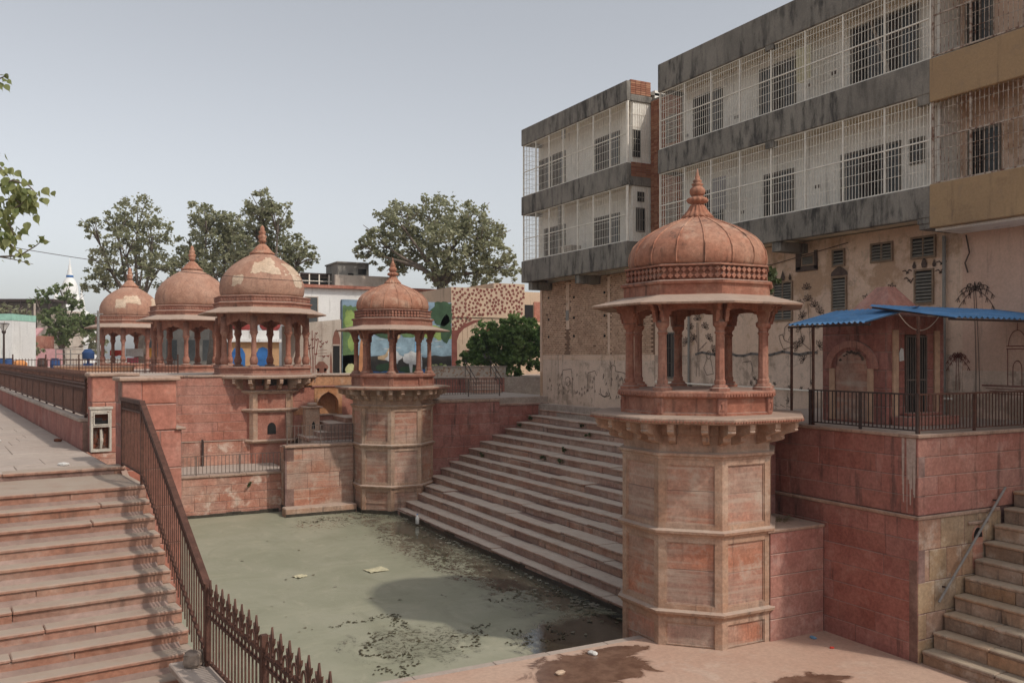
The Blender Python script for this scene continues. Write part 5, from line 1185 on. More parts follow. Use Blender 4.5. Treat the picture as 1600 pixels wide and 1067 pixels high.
for (cx, cz, rx, rz_, m_) in ((2.3, 2.95, .6, .35, 'p_dkgreen'), (2.1, 3.15, .35, .2, 'p_green'), (3.6, 2.9, .45, .22, 'p_green'), (.4, 3.6, .3, .5, 'p_lime'), (.5, 2.4, .2, .4, 'p_lime'), (.45, 1.0, .3, .35, 'p_yellow'), (4.9, 3.2, .5, .2, 'p_lime')): paint(mw, blob(rn, cx, cz, rx, rz_), m_, 3)
paint(mw, [(.85, .5), (1.15, .5), (1.12, 1.6), (1.08, 2.4), (1.02, 2.75), (.95, 2.4), (.88, 1.6)], 'p_orange', 4); paint(mw, blob(rn, 1.02, 2.75, .1, .14), 'p_skin', 5)
paint(mw, [(1.9, 1.55), (2.4, 1.5), (2.85, 2.2), (3.05, 2.75), (2.85, 2.8), (2.6, 2.3), (2.3, 1.8), (1.9, 1.7)], 'p_skin', 4); paint(mw, blob(rn, 3.0, 2.8, .14, .17), 'p_skin', 5)
paint(mw, blob(rn, 2.75, 1.7, .42, .35, 18, .3), 'p_white', 5); paint(mw, blob(rn, 3.85, 1.65, .62, .34, 18, .25), 'p_white', 4); paint(mw, [(3.6, 1.5), (3.7, .75), (3.8, .75), (3.85, 1.5)], 'p_white', 5); paint(mw, [(4.2, 1.5), (4.3, .8), (4.38, .8), (4.38, 1.5)], 'p_white', 5)
paint(mw, [(3.95, 1.95), (4.15, 1.95), (4.2, 2.9), (4.1, 3.1), (3.98, 2.9)], 'p_cyan', 5); paint(mw, blob(rn, 4.08, 3.1, .12, .15), 'p_cyan', 6); paint(mw, blob(rn, 2.2, .75, .5, .12), 'p_cyan', 5); paint(mw, blob(rn, 2.3, 1.15, .55, .2), 'p_dkgreen', 4); paint(mw, blob(rn, 3.6, 1.0, .5, .18), 'p_dkgreen', 4)
for k in range(26): paint(mw, blob(rn, rn.uniform(4.9, 6.0), rn.uniform(.45, 1.3), rn.uniform(.06, .13), rn.uniform(.05, .12), 9, .2), rn.choice(['p_yellow', 'p_lime', 'p_white', 'p_yellow']), 5)
for k in range(14): u, z = rn.uniform(1.7, 5.2), rn.uniform(1.8, 2.6); paint(mw, [(u, z), (u+rn.uniform(.2, .6), z+.02), (u+.3, z+.05)], rn.choice(['p_white', 'p_sky']), 3)
ewl = thing('elephant_mural_wall', 'beige wall with brown line paintings of bamboo and animals', 'wall', (10.4, 44.05, 0))
MB().slabxz([(0, .3), (2.96, .3), (2.96, 3.6), (1.3, 3.42), (0, 3.2)], 0, .3).build('wall_slab', 'wallbeige', ewl)
dw = MB()
for u, h_ in ((1.35, 1.9), (1.45, 2.2), (1.52, 2.0), (1.6, 1.8)): ribbon(dw, [(u, .8), (u+.02, 1.6), (u+(u-1.45)*1.2, .8+h_)], .035, -.006)
for k in range(16): u, z = rn.uniform(1.1, 2.4), rn.uniform(1.6, 3.0); ribbon(dw, [(u-.06, z+.05), (u, z), (u+.05, z+.08)], .05, -.006)
for z in (2.0, 1.85, 1.72): ribbon(dw, [(1.75, z), (2.2, z+.03)], .02, -.006)
stuff(dw.build('mural_drawing', 'paint_red', ewl)); paint(ewl, blob(rn, 1.95, 1.15, .3, .28), 'p_brown', 2); paint(ewl, [(1.7, .72), (1.8, .72), (1.82, 1.1), (1.7, 1.1)], 'p_brown', 2); paint(ewl, [(2.08, .72), (2.18, .72), (2.2, 1.1), (2.06, 1.1)], 'p_brown', 2); paint(ewl, [(2.36, .8), (2.5, .8), (2.45, 1.7), (2.42, 1.95), (2.38, 1.7)], 'p_brown', 2)
dr_ = ob('painted_doorway', None, ewl, (2.70, 0, 0)); MB().box(-.17, .17, -.02, 0, .75, 2.3).build('door_panel', 'void', dr_); MB().slabxz([(-.2, 2.3), (.2, 2.3), (.19, 2.6), (.1, 2.95), (0, 3.1), (-.1, 2.95), (-.19, 2.6)], -.016, 0).build('painted_arch', 'p_brown', dr_); MB().box(-.22, .22, -.04, 0, 2.25, 2.32).build('lintel', 'wallbeige', dr_)
# house with the painted tree
hs2 = thing('painted_house', 'cream house painted with a big brown-leaved tree behind the bush', 'house', (20.36, 46, 0))
MB().box(0, 4.75, 0, 5, .5, 5.65).build('wall', 'housebeige', hs2); MB().box(2.7, 4.75, 0, 5, 5.652, 5.98).build('parapet', 'housebeige', hs2); MB().box(-.05, 4.6, -.06, 0, 3.95, 4.02).build('ledge', 'housebeige', hs2)
rn = random.Random(12); lv = MB(); pts_ = []
for _ in range(6000):
    u, z = rn.uniform(.08, 4.68), rn.uniform(2.75, 5.9)
    if z > 5.58 and u < 2.75: continue
    lim = 4.1 if u > 1.2 else 2.9+u*.8
    if u > 2.9: lim = 4.15
    if z < lim: continue
    if all((u-a)**2+(z-b)**2 > .19**2 for a, b in pts_): pts_.append((u, z))
for (u, z) in pts_:
    a = rn.uniform(-.9, .9); s_ = rn.uniform(.085, .115); P = [(0, -1.1), (.85, -.1), (.75, .65), (.35, .85), (0, .55), (-.35, .85), (-.75, .65), (-.85, -.1)]
    q = [(u+s_*(x*math.cos(a)-y*math.sin(a)), -.066 if 3.94 < z+s_ and z-s_ < 4.03 else -.006, z+s_*(x*math.sin(a)+y*math.cos(a))) for x, y in P]; lv.add(q, [tuple(range(8))])
stuff(lv.build('painted_leaves', 'paint_red', hs2))
paint(hs2, [(0.01, .6), (.42, .6), (.38, 1.6), (.36, 2.6), (.5, 3.0), (.8, 3.3), (1.4, 3.6), (2.1, 3.85), (1.4, 3.78), (.8, 3.55), (.35, 3.2), (.01, 3.2)], 'paint_red', 1, 'painted_trunk'); paint(hs2, [(.42, .62), (.95, .62), (.8, .95), (.42, 1.0)], 'paint_red', 1, 'painted_root')
paint(hs2, [(.55, 1.75), (.65, 1.95), (.9, 2.08), (1.2, 2.06), (1.42, 1.9), (1.45, 1.75), (1.2, 1.68)], 'paint_red', 1); paint(hs2, [(.9, 1.35), (1.0, 1.35), (1.02, 1.7), (.9, 1.7)], 'wallbeige', 1)
for k in range(6): paint(hs2, blob(rn, 1.3+rn.uniform(0, .4), 1.5+rn.uniform(-.15, .2), .07, .05, 8), 'paint_dk', 1)
vn = MB()
for k in range(7): u = .7+.3*k; ribbon(vn, [(u, 3.55+.1*k*.4), (u+.01, 2.4+.9*(k % 3)*.4)], .018, -.005)
stuff(vn.build('painted_vines', 'paint_red', hs2)); wd = ob('house_window', None, hs2, (2.0, 0, 0)); MB().box(0, .85, -.03, 0, 1.5, 2.75).build('pane', 'void', wd); MB().slabxz([(-.1, 2.8), (.95, 2.8), (.75, 3.0), (.7, 3.2), (.55, 3.35), (.45, 3.55), (.35, 3.35), (.2, 3.2), (.15, 3.0)], -.02, 0).build('painted_arch', 'paint_red', wd); MB().box(-.15, 1.0, -.12, 0, 2.76, 2.82).build('hood', 'p_brown', wd)
h3 = thing('rear_house', 'plain pale house with dark doors squeezed between painted house and brick building', 'house', (25.3, 48, 0))
MB().box(0, 5, 0, 5, .5, 5.7).build('wall', 'housebeige', h3); MB().box(.9, 1.5, -.02, .1, 3.2, 4.9).build('door', 'void', h3); MB().box(2.3, 3.3, -.02, .1, 2.6, 5.0).build('door', 'void', h3); MB().box(1.55, 2.2, -.06, 0, 3.9, 5.1).build('terracotta_panel', 'sand_pink', h3); MB().box(0, 5, -.7, 0, 3.0, 3.12).build('balcony', 'housebeige', h3)
bu = thing('bush', 'dense dark green bush spilling over the planter beside the brick building', 'bush', (22.1, 42.9, .62))
mb = MB(); rn = random.Random(40)
for (x_, y_, z_, r) in ((-1.0, .2, 1.5, 1.0), (.2, 0, 1.6, 1.25), (1.2, .2, 1.9, 1.15), (-.6, .3, 2.3, .95), (.8, .2, 2.6, .95), (-1.6, .1, 1.0, .7), (1.6, .1, 1.0, .8), (.2, -.3, .8, .9), (2.1, .3, 1.7, .8), (2.2, .3, 2.5, .7), (.3, .2, 3.0, .5), (1.4, .2, 3.1, .55), (-1.3, .2, 2.1, .5), (-2.2, 0, .8, .4)): leaf_cloud(mb, rn, (x_*1.08, y_, z_), r, int(1350*r*r), .2, .95, .4)
stuff(mb.build('foliage', 'leaf_bush', bu)); tb = MB()
for k in range(5): tb.tube([(rn.uniform(-.3, .3), .3, 0), (rn.uniform(-.6, .6), .3, .9), (rn.uniform(-1.2, 1.2), .2, 2.0)], [.05, .04, .02], 6)
tb.build('stems', 'bark', bu)
wb = thing('white_building', 'white two-storey building with dark windows and terracotta roof edge beyond the mural', 'building', (15.0, 60, 0))
MB().box(0, 13, 0, 7, .5, 6.40).build('wall', 'white_far', wb); MB().box(-.2, 13.2, -.35, 7, 6.41, 6.62).build('roof_edge', 'sand_pink', wb)
for x0, x1, z0, z1 in ((.72, 1.5, 3.8, 5.75), (3.2, 3.9, 2.9, 5.5), (7.5, 8.3, 3.8, 5.6)):
    w_ = ob('window', None, wb, (0, 0, 0)); MB().box(x0, x1, -.03, .02, z0, z1).build('shutter', 'glass_dk', w_)
    for a, b_, c, d_ in ((x0-.06, x0, z0, z1), (x1, x1+.06, z0, z1), (x0-.06, x1+.06, z1, z1+.07)): MB().box(a, b_, -.06, .02, c, d_).build('frame', 'wallbeige', w_)
rr_ = thing('rooftop_room', 'grey cement rooftop room with small openings on the white building', 'room', (18.4, 61.5, 6.62))
MB().box(0, 2.3, 0, 3, 0, 1.75).build('wall', 'cement', rr_); MB().box(-.1, 2.4, -.15, 3, 1.752, 1.85).build('roof_slab', 'cement', rr_); MB().box(.75, 1.15, -.02, .1, .55, 1.05).build('window', 'void', rr_); MB().box(1.5, 2.1, -.02, .1, 1.0, 1.4).build('window', 'void', rr_)
block('parapet_wall', rr_, 'wallbeige', -.6, 3.4, -1.4, -1.1, .0, .78)
cf = thing('roof_canopy', 'dark flat canopy frame on thin posts over the white roof', 'canopy', (15.9, 63, 6.62))
MB().box(0, 3.2, 0, 3, 1.0, 1.1).build('canopy_roof', 'iron_dk', cf)
for k in range(5): MB().box(.1+k*.72, .18+k*.72, 0, .08, 0, 1.0).build('post', 'white_iron', cf)
MB().box(.2, 3.0, 1.2, 1.25, .0, .85).build('back_panel', 'glass_dk', cf); MB().box(.1, 3.1, -.02, .02, .5, .55).build('rail', 'white_iron', cf)
# small painted shrine seen through the bracketed pavilion
ps = thing('small_temple', 'small orange and white temple with red domes and blue doors seen through the columns', 'temple', tuple(cam_pt(398, 56, .86)), -YAW+.35)
MB().box(-1.5, 1.5, 0, 2.5, 0, 1.75).build('wall', 'p_tan', ps); MB().box(-1.8, 1.8, -.3, 2.6, 1.76, 1.95).build('cornice', 'white_far', ps); MB().box(-1.5, 1.5, -.1, 2.5, 1.95, 2.5).build('parapet', 'white_far', ps)
for x_ in (-.75, 1.0): MB().lathe([(.45, 2.5), (.62, 2.7), (.68, 2.95), (.55, 3.3), (.3, 3.5), (.08, 3.6), (.05, 3.8)], 20, x_, .8).build('dome', 'p_redpaint', ps, smooth=True)
for x_ in (-1.0, .5): MB().slabxz([(x_-.42, .02), (x_+.42, .02), (x_+.42, 1.0), (x_+.25, 1.35), (x_, 1.45), (x_-.25, 1.35), (x_-.42, 1.0)], -.03, 0).build('door', 'p_blue', ps); MB().box(x_-.55, x_-.45, -.05, 0, 0, 1.5).build('pilaster', 'p_orange', ps)
gb_ = thing('grey_house', 'low grey house with shuttered windows seen between the left pavilions', 'house', tuple(cam_pt(296, 78, .86)), -YAW)
MB().box(-4.5, 4.5, 0, 5, 0, 3.6).build('wall', 'cement', gb_)
for k in range(5): MB().box(-3.6+k*1.6, -2.7+k*1.6, -.05, 0, .5, 2.3).build('window', 'glass_dk', gb_)
# ------------------------------------------------------------------ distance on the left
tm = thing('distant_temple', 'far white temple with tall domed spire and small pinnacles above the trees', 'temple', tuple(cam_pt(105, 170, 0)), -YAW)
MB().box(-4.0, 4.0, -2, 6, 0, 9.5).build('hall', 'temple_white', tm)
MB().lathe([(3.6, 8.5), (3.6, 10.2), (2.7, 10.7), (2.6, 12.2), (1.5, 12.6), (1.55, 13.4), (1.6, 14.2), (1.4, 15.4), (1.0, 16.4), (.65, 16.9), (.55, 17.1), (.55, 17.3), (.6, 17.5), (.35, 17.9), (.42, 18.2), (.25, 18.7), (.28, 19.0), (.1, 19.7), (.04, 20.8)], 24, 0, 1).build('spire', 'temple_white', tm, smooth=True)
MB().lathe([(.63, 16.95), (.66, 17.2), (.6, 17.4)], 24, 0, 1).build('blue_band', 'p_blue', tm, smooth=True)
for x_, s_ in ((2.1, 1), (-1.9, .75), (3.0, .55)): MB().lathe([(.9*s_, 8), (.9*s_, 11.0), (1.05*s_, 11.2), (.9*s_, 12.2), (.5*s_, 13.2), (.25*s_, 13.9), (.12*s_, 14.6), (.03, 15.4)], 16, x_, -.5).build('pinnacle', 'temple_white', tm, smooth=True)
sd = thing('long_shed', 'long dark-roofed open shed on the far left skyline', 'shed', tuple(cam_pt(30, 105, .0)), -YAW)
MB().box(-9, 4, 0, 6, 8.25, 8.55).build('roof', 'iron_dk', sd); MB().box(-9, 3.8, 3, 3.2, 0, 8.2).build('back_wall', 'cement', sd); MB().box(-9, 3.9, .2, .3, 7.0, 7.12).build('beam', 'greyrail', sd)
for k in range(8): MB().box(-8.5+k*1.7, -8.3+k*1.7, .1, .3, 0, 8.25).build('column', 'iron_dk', sd)
MB().box(1.6, 5.2, 1, 5, 0, 7.2).build('annexe', 'wallbeige', sd)
wk = thing('white_kiosk', 'white hoarding with green top band at the far left edge', 'kiosk', tuple(cam_pt(-30, 60, .0)), -YAW)
MB().box(-2, 2.12, 0, 3, 0, 4.15).build('wall', 'white_far', wk); MB().box(-2, 2.14, -.02, 3, 4.16, 4.6).build('green_band', 'p_mint', wk)
for k in range(6): MB().box(-1.9+k*.7, -1.87+k*.7, -.02, 0, 0, 4.1).build('panel_joint', 'wallbeige', wk)
pkh = thing('pink_house', 'small pink-roofed building behind the left fence', 'house', tuple(cam_pt(38, 76, .0)), -YAW)
MB().box(-1.5, 1.0, 0, 3, 0, 3.5).build('wall', 'sand_pink', pkh); MB().add([(-1.7, -.4, 3.3), (1.1, -.4, 3.3), (.9, 1.5, 4.2), (-1.6, 1.5, 4.2)], [(0, 1, 2, 3)]).add([(-1.7, -.4, 3.2), (1.1, -.4, 3.2), (.9, 1.5, 4.1), (-1.6, 1.5, 4.1)], [(3, 2, 1, 0)]).build('roof', 'p_pink', pkh)
MB().box(1.2, 3.3, -1, 0, 0, 2.35).build('side_wall', 'p_pink', pkh)
lp = thing('street_lamp', 'dark street lamp post with flared lantern at the far left', 'lamp', tuple(cam_pt(6, 48, .0)), -YAW)
MB().tube([(0, 0, 0), (0, 0, 3.0)], [.07, .05], 8).build('post', 'iron_dk', lp); MB().lathe([(.08, 2.95), (.12, 3.05), (.1, 3.1)], 8).build('collar', 'iron_dk', lp)
for k in range(4): a = k*PI/2+.4; MB().beam((.05*math.cos(a), .05*math.sin(a), 3.05), (.26*math.cos(a), .26*math.sin(a), 3.48), .025).build('lantern_arm', 'iron_dk', lp)
MB().lathe([(.28, 3.47), (.28, 3.5), (.2, 3.52)], 8).build('lantern_rim', 'iron_dk', lp); MB().lathe([(.06, 3.1), (.2, 3.44), (.05, 3.45)], 8).build('lantern_glass', 'paper', lp)
po = thing('utility_pole', 'thin pale metal pole left of the leftmost pavilion', 'pole', tuple(cam_pt(153.5, 58, .3)), 0)
MB().tube([(0, 0, 0), (0, 0, 4.4)], [.1, .08], 8).build('shaft', 'steel', po); MB().beam((-.3, 0, 4.2), (.3, 0, 4.2), .06).build('cross_arm', 'steel', po)
po2 = thing('utility_pole', 'pale pole standing behind the pink-roofed building', 'pole', tuple(cam_pt(54, 80, .3)), 0)
MB().tube([(0, 0, 0), (0, 0, 6.2)], [.12, .09], 8).build('shaft', 'wallbeige', po2); MB().beam((-.6, 0, 5.6), (.6, 0, 5.6), .08).build('cross_arm', 'iron_dk', po2)
gt = thing('steel_barrier', 'grey tubular steel barrier left of the leftmost pavilion', 'barrier', tuple(cam_pt(120, 57, .86)), -YAW)
for z in (.3, .65, 1.0, 1.3): MB().tube([(-1.35, 0, z), (1.35, 0, z)], .028, 6).build('rail', 'steel', gt)
for x_ in (-1.35, -.4, .5, 1.35): MB().tube([(x_, 0, 0), (x_, 0, 1.32)], .035, 6).build('post', 'steel', gt)
for k, (px, m_, lab) in enumerate(((4, 'p_navy', 'dark blue plastic drum at the left end of the row behind the fence'), (14, 'p_navy', 'dark blue plastic drum beside the orange bundle behind the fence'), (66, 'iron_dk', 'black drum among the things behind the fence'), (86, 'p_navy', 'blue drum at the left end of the steel barrier'))):
    d_ = thing('plastic_drum', lab, 'drum', tuple(cam_pt(px, 50, .86)), 0, 'drums behind the walkway fence')
    MB().lathe([(.22, 0), (.25, .05), (.25, .35), (.27, .38), (.25, .41), (.25, .62), (.2, .70), (.1, .72)], 14).build('drum_body', m_, d_, smooth=True); MB().lathe([(.21, .72), (.21, .745), (.02, .75)], 14).build('drum_lid', 'iron_dk', d_)
rock('cloth_bundle', 'crumpled orange cloth bundle behind the walkway fence', 'bundle', tuple(cam_pt(31, 50, 1.2)), .38, 'p_orangecloth', 7, (1, 1, .85))
hpmp = thing('water_tank_stand', 'blue water tank on a stand left of the leftmost pavilion', 'tank', tuple(cam_pt(138, 52, .0)), -YAW)
MB().lathe([(.02, 1.55), (.3, 1.55), (.33, 1.6), (.33, 1.85), (.35, 1.9), (.33, 1.95), (.2, 2.1), (.08, 2.15)], 14).build('tank_body', 'p_navy', hpmp, smooth=True); MB().box(-.2, .2, -.2, .2, .8, 1.3).build('stand', 'p_navy', hpmp)
MB().box(-.06, .06, -.06, .06, 1.3, 1.56).build('neck_pipe', 'p_navy', hpmp)
tf = thing('terrace_fence', 'thin dark bar fence on the terrace in front of the left pavilions', 'fence', tuple(cam_pt(20, 45, .86)), -YAW)
LL = 258/1380*45
MB().beam((0, 0, .66), (LL, 0, .66), .03).build('top_rail', 'iron', tf); MB().beam((0, 0, .10), (LL, 0, .10), .03).build('bottom_rail', 'iron', tf)
bm_ = MB().box(-.01, .01, -.01, .01, .0, .74).mesh('bar', 'iron'); n = int(LL/.16)
for k in range(n): ob('bar', bm_, tf, (LL*k/n, 0, 0))
for k in range(6): MB().box(-.025, .025, -.025, .025, -.2, .95).build('post', 'iron', tf, (LL*k/5, 0, 0))
tp = thing('terrace_parapet', 'low orange-red parapet behind the thin terrace fence', 'wall', tuple(cam_pt(85, 48, .5)), -YAW)
MB().box(0, 4.2, 0, .3, 0, .62).build('wall', 'orange', tp); MB().box(-.05, 4.25, -.05, .35, .622, .70).build('coping', 'chajja', tp)
for k, (px, w_, z0, z1, m_, lab) in enumerate(((181, .42, 1.75, 2.15, 'p_redcloth', 'small bright red cloth hung between the pavilion columns'), (210, .62, 1.7, 2.25, 'paper', 'white cloth hung between the pavilion columns'), (236, .35, 1.6, 2.3, 'p_yellowcloth', 'yellow-orange cloth hung at the right of the hung laundry'), (207, .4, 1.25, 1.6, 'p_pinkcloth', 'pink cloth hanging below the white cloth'))):
    o_ = MB(); c = cam_pt(px, 62.2-.1*k, 0); N = 10
    for i in range(N):
        a0, a1 = -w_+2*w_*i/N, -w_+2*w_*(i+1)/N; y0, y1 = .04*math.sin(i*1.3), .04*math.sin((i+1)*1.3)
        o_.add([(a0, y0, z0+.04*math.sin(i)), (a1, y1, z0+.04*math.sin(i+1)), (a1, y1*.3, z1), (a0, y0*.3, z1), (a0, y0+.02, z0+.04*math.sin(i)), (a1, y1+.02, z0+.04*math.sin(i+1)), (a1, y1*.3+.02, z1), (a0, y0*.3+.02, z1)], [(0, 1, 2, 3), (7, 6, 5, 4), (0, 4, 5, 1), (3, 2, 6, 7)])
    tag(o_.build('hung_cloth', m_, None, (c.x, c.y, 0), -YAW), lab, 'cloth', 'laundry in the leftmost pavilion')
ob_ = MB().tube(sag(cam_pt(-60, 30, zpx(372, 30)), cam_pt(490, 38, zpx(440, 38)), .25, 24), .012, 5).build('overhead_wire', 'iron_dk'); tag(ob_, 'thin dark overhead wire crossing in front of the left domes', 'wire')
# ------------------------------------------------------------------ trees
def tree(label, d, base_px, blobs, n, leaf, seed, mat='leaf', base_z=.8, trunk_r=.38, dens=.45, group='trees behind the tank', fork=.45):
    rn = random.Random(seed); b0 = cam_pt(base_px, d, base_z); t = thing('peepal_tree', label, 'tree', tuple(b0), 0, group)
    mb = MB(); tr = MB(); k_ = d/1380; zs = [zpx(y, d) for _, y, _ in blobs]; ztop = max(zs); zf = base_z+(min(zs)-base_z)*fork+.6
    fk = Vector((rn.uniform(-.3, .3), rn.uniform(-.3, .3), zf-base_z)); tr.tube([(0, 0, -.5), fk*.5+Vector((.1, 0, 0)), fk], [trunk_r*1.25, trunk_r, trunk_r*.85], 9)
    tot = sum(r*r for *_, r in blobs)
    for (px, py, r) in blobs:
        c = cam_pt(px, d+rn.uniform(-.8, .8)*r*k_, zpx(py, d))-b0; rad = r*k_
        m1 = fk.lerp(c, .5)+Vector((rn.uniform(-.4, .4), rn.uniform(-.4, .4), rn.uniform(0, .5)))
        tr.tube([fk-Vector((0, 0, .3)), fk.lerp(m1, .5)+Vector((0, 0, .2)), m1, c], [trunk_r*.55, trunk_r*.42, trunk_r*.28, trunk_r*.1], 7)
        for _ in range(7):
            e = c+Vector((rn.uniform(-1, 1), rn.uniform(-1, 1), rn.uniform(-.7, 1)))*rad*.85; tr.tube([m1.lerp(c, .6), (m1.lerp(c, .7)+e)/2+Vector((0, 0, .15)), e], [trunk_r*.16, trunk_r*.1, .02], 5)
        leaf_cloud(mb, rn, c, rad, int(n*.8*r*r/tot), leaf, .9, dens)
    tr.build('trunk', 'bark', t, smooth=True); stuff(mb.build('crown', mat, t)); return t
tree('leaning open-crowned tree at the left behind the leftmost dome', 75, 222, [(215, 333, 36), (180, 345, 26), (145, 357, 20), (190, 385, 32), (240, 365, 28), (225, 400, 32), (165, 415, 30), (195, 440, 34), (245, 425, 30), (150, 440, 24)], 9500, .27, 1)
tree('dense tree rising between the middle and bracketed domes', 73, 330, [(322, 342, 30), (350, 352, 28), (300, 385, 28), (335, 390, 38), (290, 420, 28), (370, 395, 32), (340, 430, 38), (365, 360, 22)], 10500, .27, 2)
tree('tree directly behind the bracketed pavilion dome, reaching highest', 68, 425, [(410, 322, 28), (395, 350, 30), (435, 340, 26), (420, 370, 30), (460, 385, 26), (475, 400, 22), (445, 410, 28), (390, 390, 30)], 8500, .26, 3)
tree('broad round-crowned tree behind the far tower and painted house', 62, 690, [(622, 345, 38), (680, 338, 42), (738, 352, 38), (590, 378, 30), (640, 385, 42), (705, 385, 44), (765, 385, 36), (795, 415, 26), (755, 425, 34), (695, 418, 36), (610, 410, 26), (572, 395, 20)], 17000, .25, 4, trunk_r=.36, dens=.5, fork=.8)
tree('flat-topped pale green tree below the distant white temple', 90, 95, [(72, 460, 16), (100, 455, 16), (55, 468, 12), (118, 472, 16), (85, 500, 26), (115, 505, 26), (140, 512, 18), (95, 520, 24), (130, 500, 20)], 6500, .3, 5, 'leaf_far', .3, .3)
tree('low green shrubby tree behind the walkway fence beside the lamp', 65, 38, [(30, 530, 16), (45, 540, 16), (55, 545, 12), (35, 545, 14)], 2200, .24, 6, 'leaf', .3, .15)
tree('dark low tree line behind the long shed', 100, 14, [(5, 482, 14), (25, 484, 12), (42, 486, 10), (140, 520, 20), (150, 540, 18)], 2200, .3, 7, 'leaf', .3, .2)
# overhanging peepal branch close to the viewer
nt = thing('overhanging_tree', 'yellow-green peepal branch hanging into the picture at the upper left', 'tree', tuple(cam_pt(-330, 10.5, -3)), 0)
b0 = cam_pt(-330, 10.5, -3); tr = MB(); lf = MB(); rn = random.Random(19)
def V_(px, py, d=10.5): return cam_pt(px, d, zpx(py, d))-b0
tr.tube([(0, 0, 0), (.1, 0, 4), V_(-300, 480), V_(-260, 330), V_(-180, 200)], [.28, .24, .2, .15, .08], 9)
def peepal_leaf(mb, p, s, d_):
    a = (d_+Vector((rn.gauss(0, .35), rn.gauss(0, .35), rn.gauss(0, .35)))).normalized(); b_ = a.cross(Vector((rn.uniform(-1, 1), rn.uniform(-1, 1), rn.uniform(-1, 1)))).normalized(); nn = a.cross(b_)
    pr = [(0, 0), (.36, .12), (.46, .34), (.30, .62), (.06, .86), (0, 1.15)]
    pts = [p+a*(v*s)+b_*(u*s)+nn*(-.15*s*abs(u)) for u, v in pr]+[p+a*(v*s)-b_*(u*s)+nn*(-.15*s*abs(u)) for u, v in pr[-2:0:-1]]
    mb.add(pts, [(0, 1, 2, 3, 4, 5), (0, 5, 6, 7, 8, 9)])
def twig(pts, n, spread, s=.10, r0=.02):
    P = [V_(*p) for p in pts]; tr.tube(P, [r0*(1-.75*i/(len(P)-1)) for i in range(len(P))], 5)
    for _ in range(n):
        i = rn.randrange(len(P)-1); q = P[i].lerp(P[i+1], rn.random())+Vector((rn.gauss(0, 1), rn.gauss(0, 1), rn.gauss(0, 1)))*spread
        peepal_leaf(lf, q, s*rn.uniform(.6, 1.1), Vector((.3, 0, -.8)))
twig([(-40, 345), (0, 335), (30, 322), (52, 298)], 48, .09, .115)
twig([(-40, 300), (0, 290), (20, 282), (45, 290), (60, 306)], 48, .09, .115)
twig([(-40, 345), (0, 345), (15, 350), (22, 368)], 48, .09, .115); twig([(-40, 320), (-5, 315), (22, 310), (40, 325)], 48, .09, .115); twig([(-40, 370), (0, 370), (15, 380), (30, 395)], 45, .07, .105); twig([(-40, 262), (0, 262), (12, 275)], 22, .06, .1)
tr.tube([V_(-260, 330), V_(-150, 350), V_(-40, 330)], [.08, .05, .03], 6)
twig([(-120, 400), (-20, 402), (30, 400), (55, 385), (66, 376)], 8, .03, .07, .016); twig([(-20, 398), (20, 405), (52, 413)], 3, .02, .06, .01)
for _ in range(7): peepal_leaf(lf, V_(66, 376)+Vector((rn.gauss(0, .04), rn.gauss(0, .04), rn.gauss(0, .04))), .075, Vector((.3, 0, .2)))
twig([(-180, 200), (-60, 150), (-5, 125), (12, 118)], 34, .06, .11); twig([(-60, 250), (0, 240)], 10, .05, .1)
tr.build('branch', 'bark', nt, smooth=True); stuff(lf.build('foliage', 'leaf_near', nt))
# ------------------------------------------------------------------ litter on water and plaza
fl = MB(); rn = random.Random(61)
def scrap(mb, x_, y_, z_, s): 
    n = 6; mb.add([(x_+s*math.cos(2*PI*k/n)*rn.uniform(.5, 1.1), y_+s*math.sin(2*PI*k/n)*rn.uniform(.5, 1.1), z_+rn.uniform(0, .02)) for k in range(n)], [tuple(range(n))])
for _ in range(260):
    y_ = rn.uniform(16.2, 34.5); scrap(fl, 12.6-abs(rn.gauss(0, .28))-.05, y_, ZW+.012, rn.uniform(.02, .09))
for _ in range(45): scrap(fl, rn.uniform(4.5, 12), rn.uniform(16.5, 35.5), ZW+.01, rn.uniform(.02, .07))
for _ in range(60): scrap(fl, 12.2+rn.gauss(0, .25), 18.9+rn.gauss(0, .4), ZW+.02, rn.uniform(.03, .1))
o_ = stuff(fl.build('floating_litter', 'litter')); tag(o_, 'scattered floating scraps and leaves along the foot of the steps', 'litter')
fw = MB()
for (sx_, sy_, n_, hd) in ((6.6, 19.6, 70, -.3), (6.5, 18.9, 60, .9), (7.2, 19.9, 55, .1), (6.7, 17.9, 60, -.2), (7.8, 17.7, 50, .3), (9.0, 17.5, 45, .0), (9.8, 17.3, 40, .2), (8.6, 34.2, 60, .1), (9.2, 33.5, 40, .4), (11.4, 30.5, 45, -1.2), (11.2, 27.5, 60, -1.4), (11.5, 24.5, 60, -1.3), (11.0, 22.0, 50, -1.0), (11.8, 20.8, 50, -1.2), (7.3, 18.6, 30, .6)):
    x_, y_ = sx_, sy_
    for _ in range(n_):
        hd += rn.gauss(0, .45); x_ += .05*math.cos(hd); y_ += .05*math.sin(hd)
        if x_ < 12.4: scrap(fw, x_+rn.gauss(0, .05), y_+rn.gauss(0, .05), ZW+.006, rn.uniform(.015, .055))
o_ = stuff(fw.build('floating_weed', 'deadweed')); tag(o_, 'rafts of dark dead weed floating on the green water', 'weed')
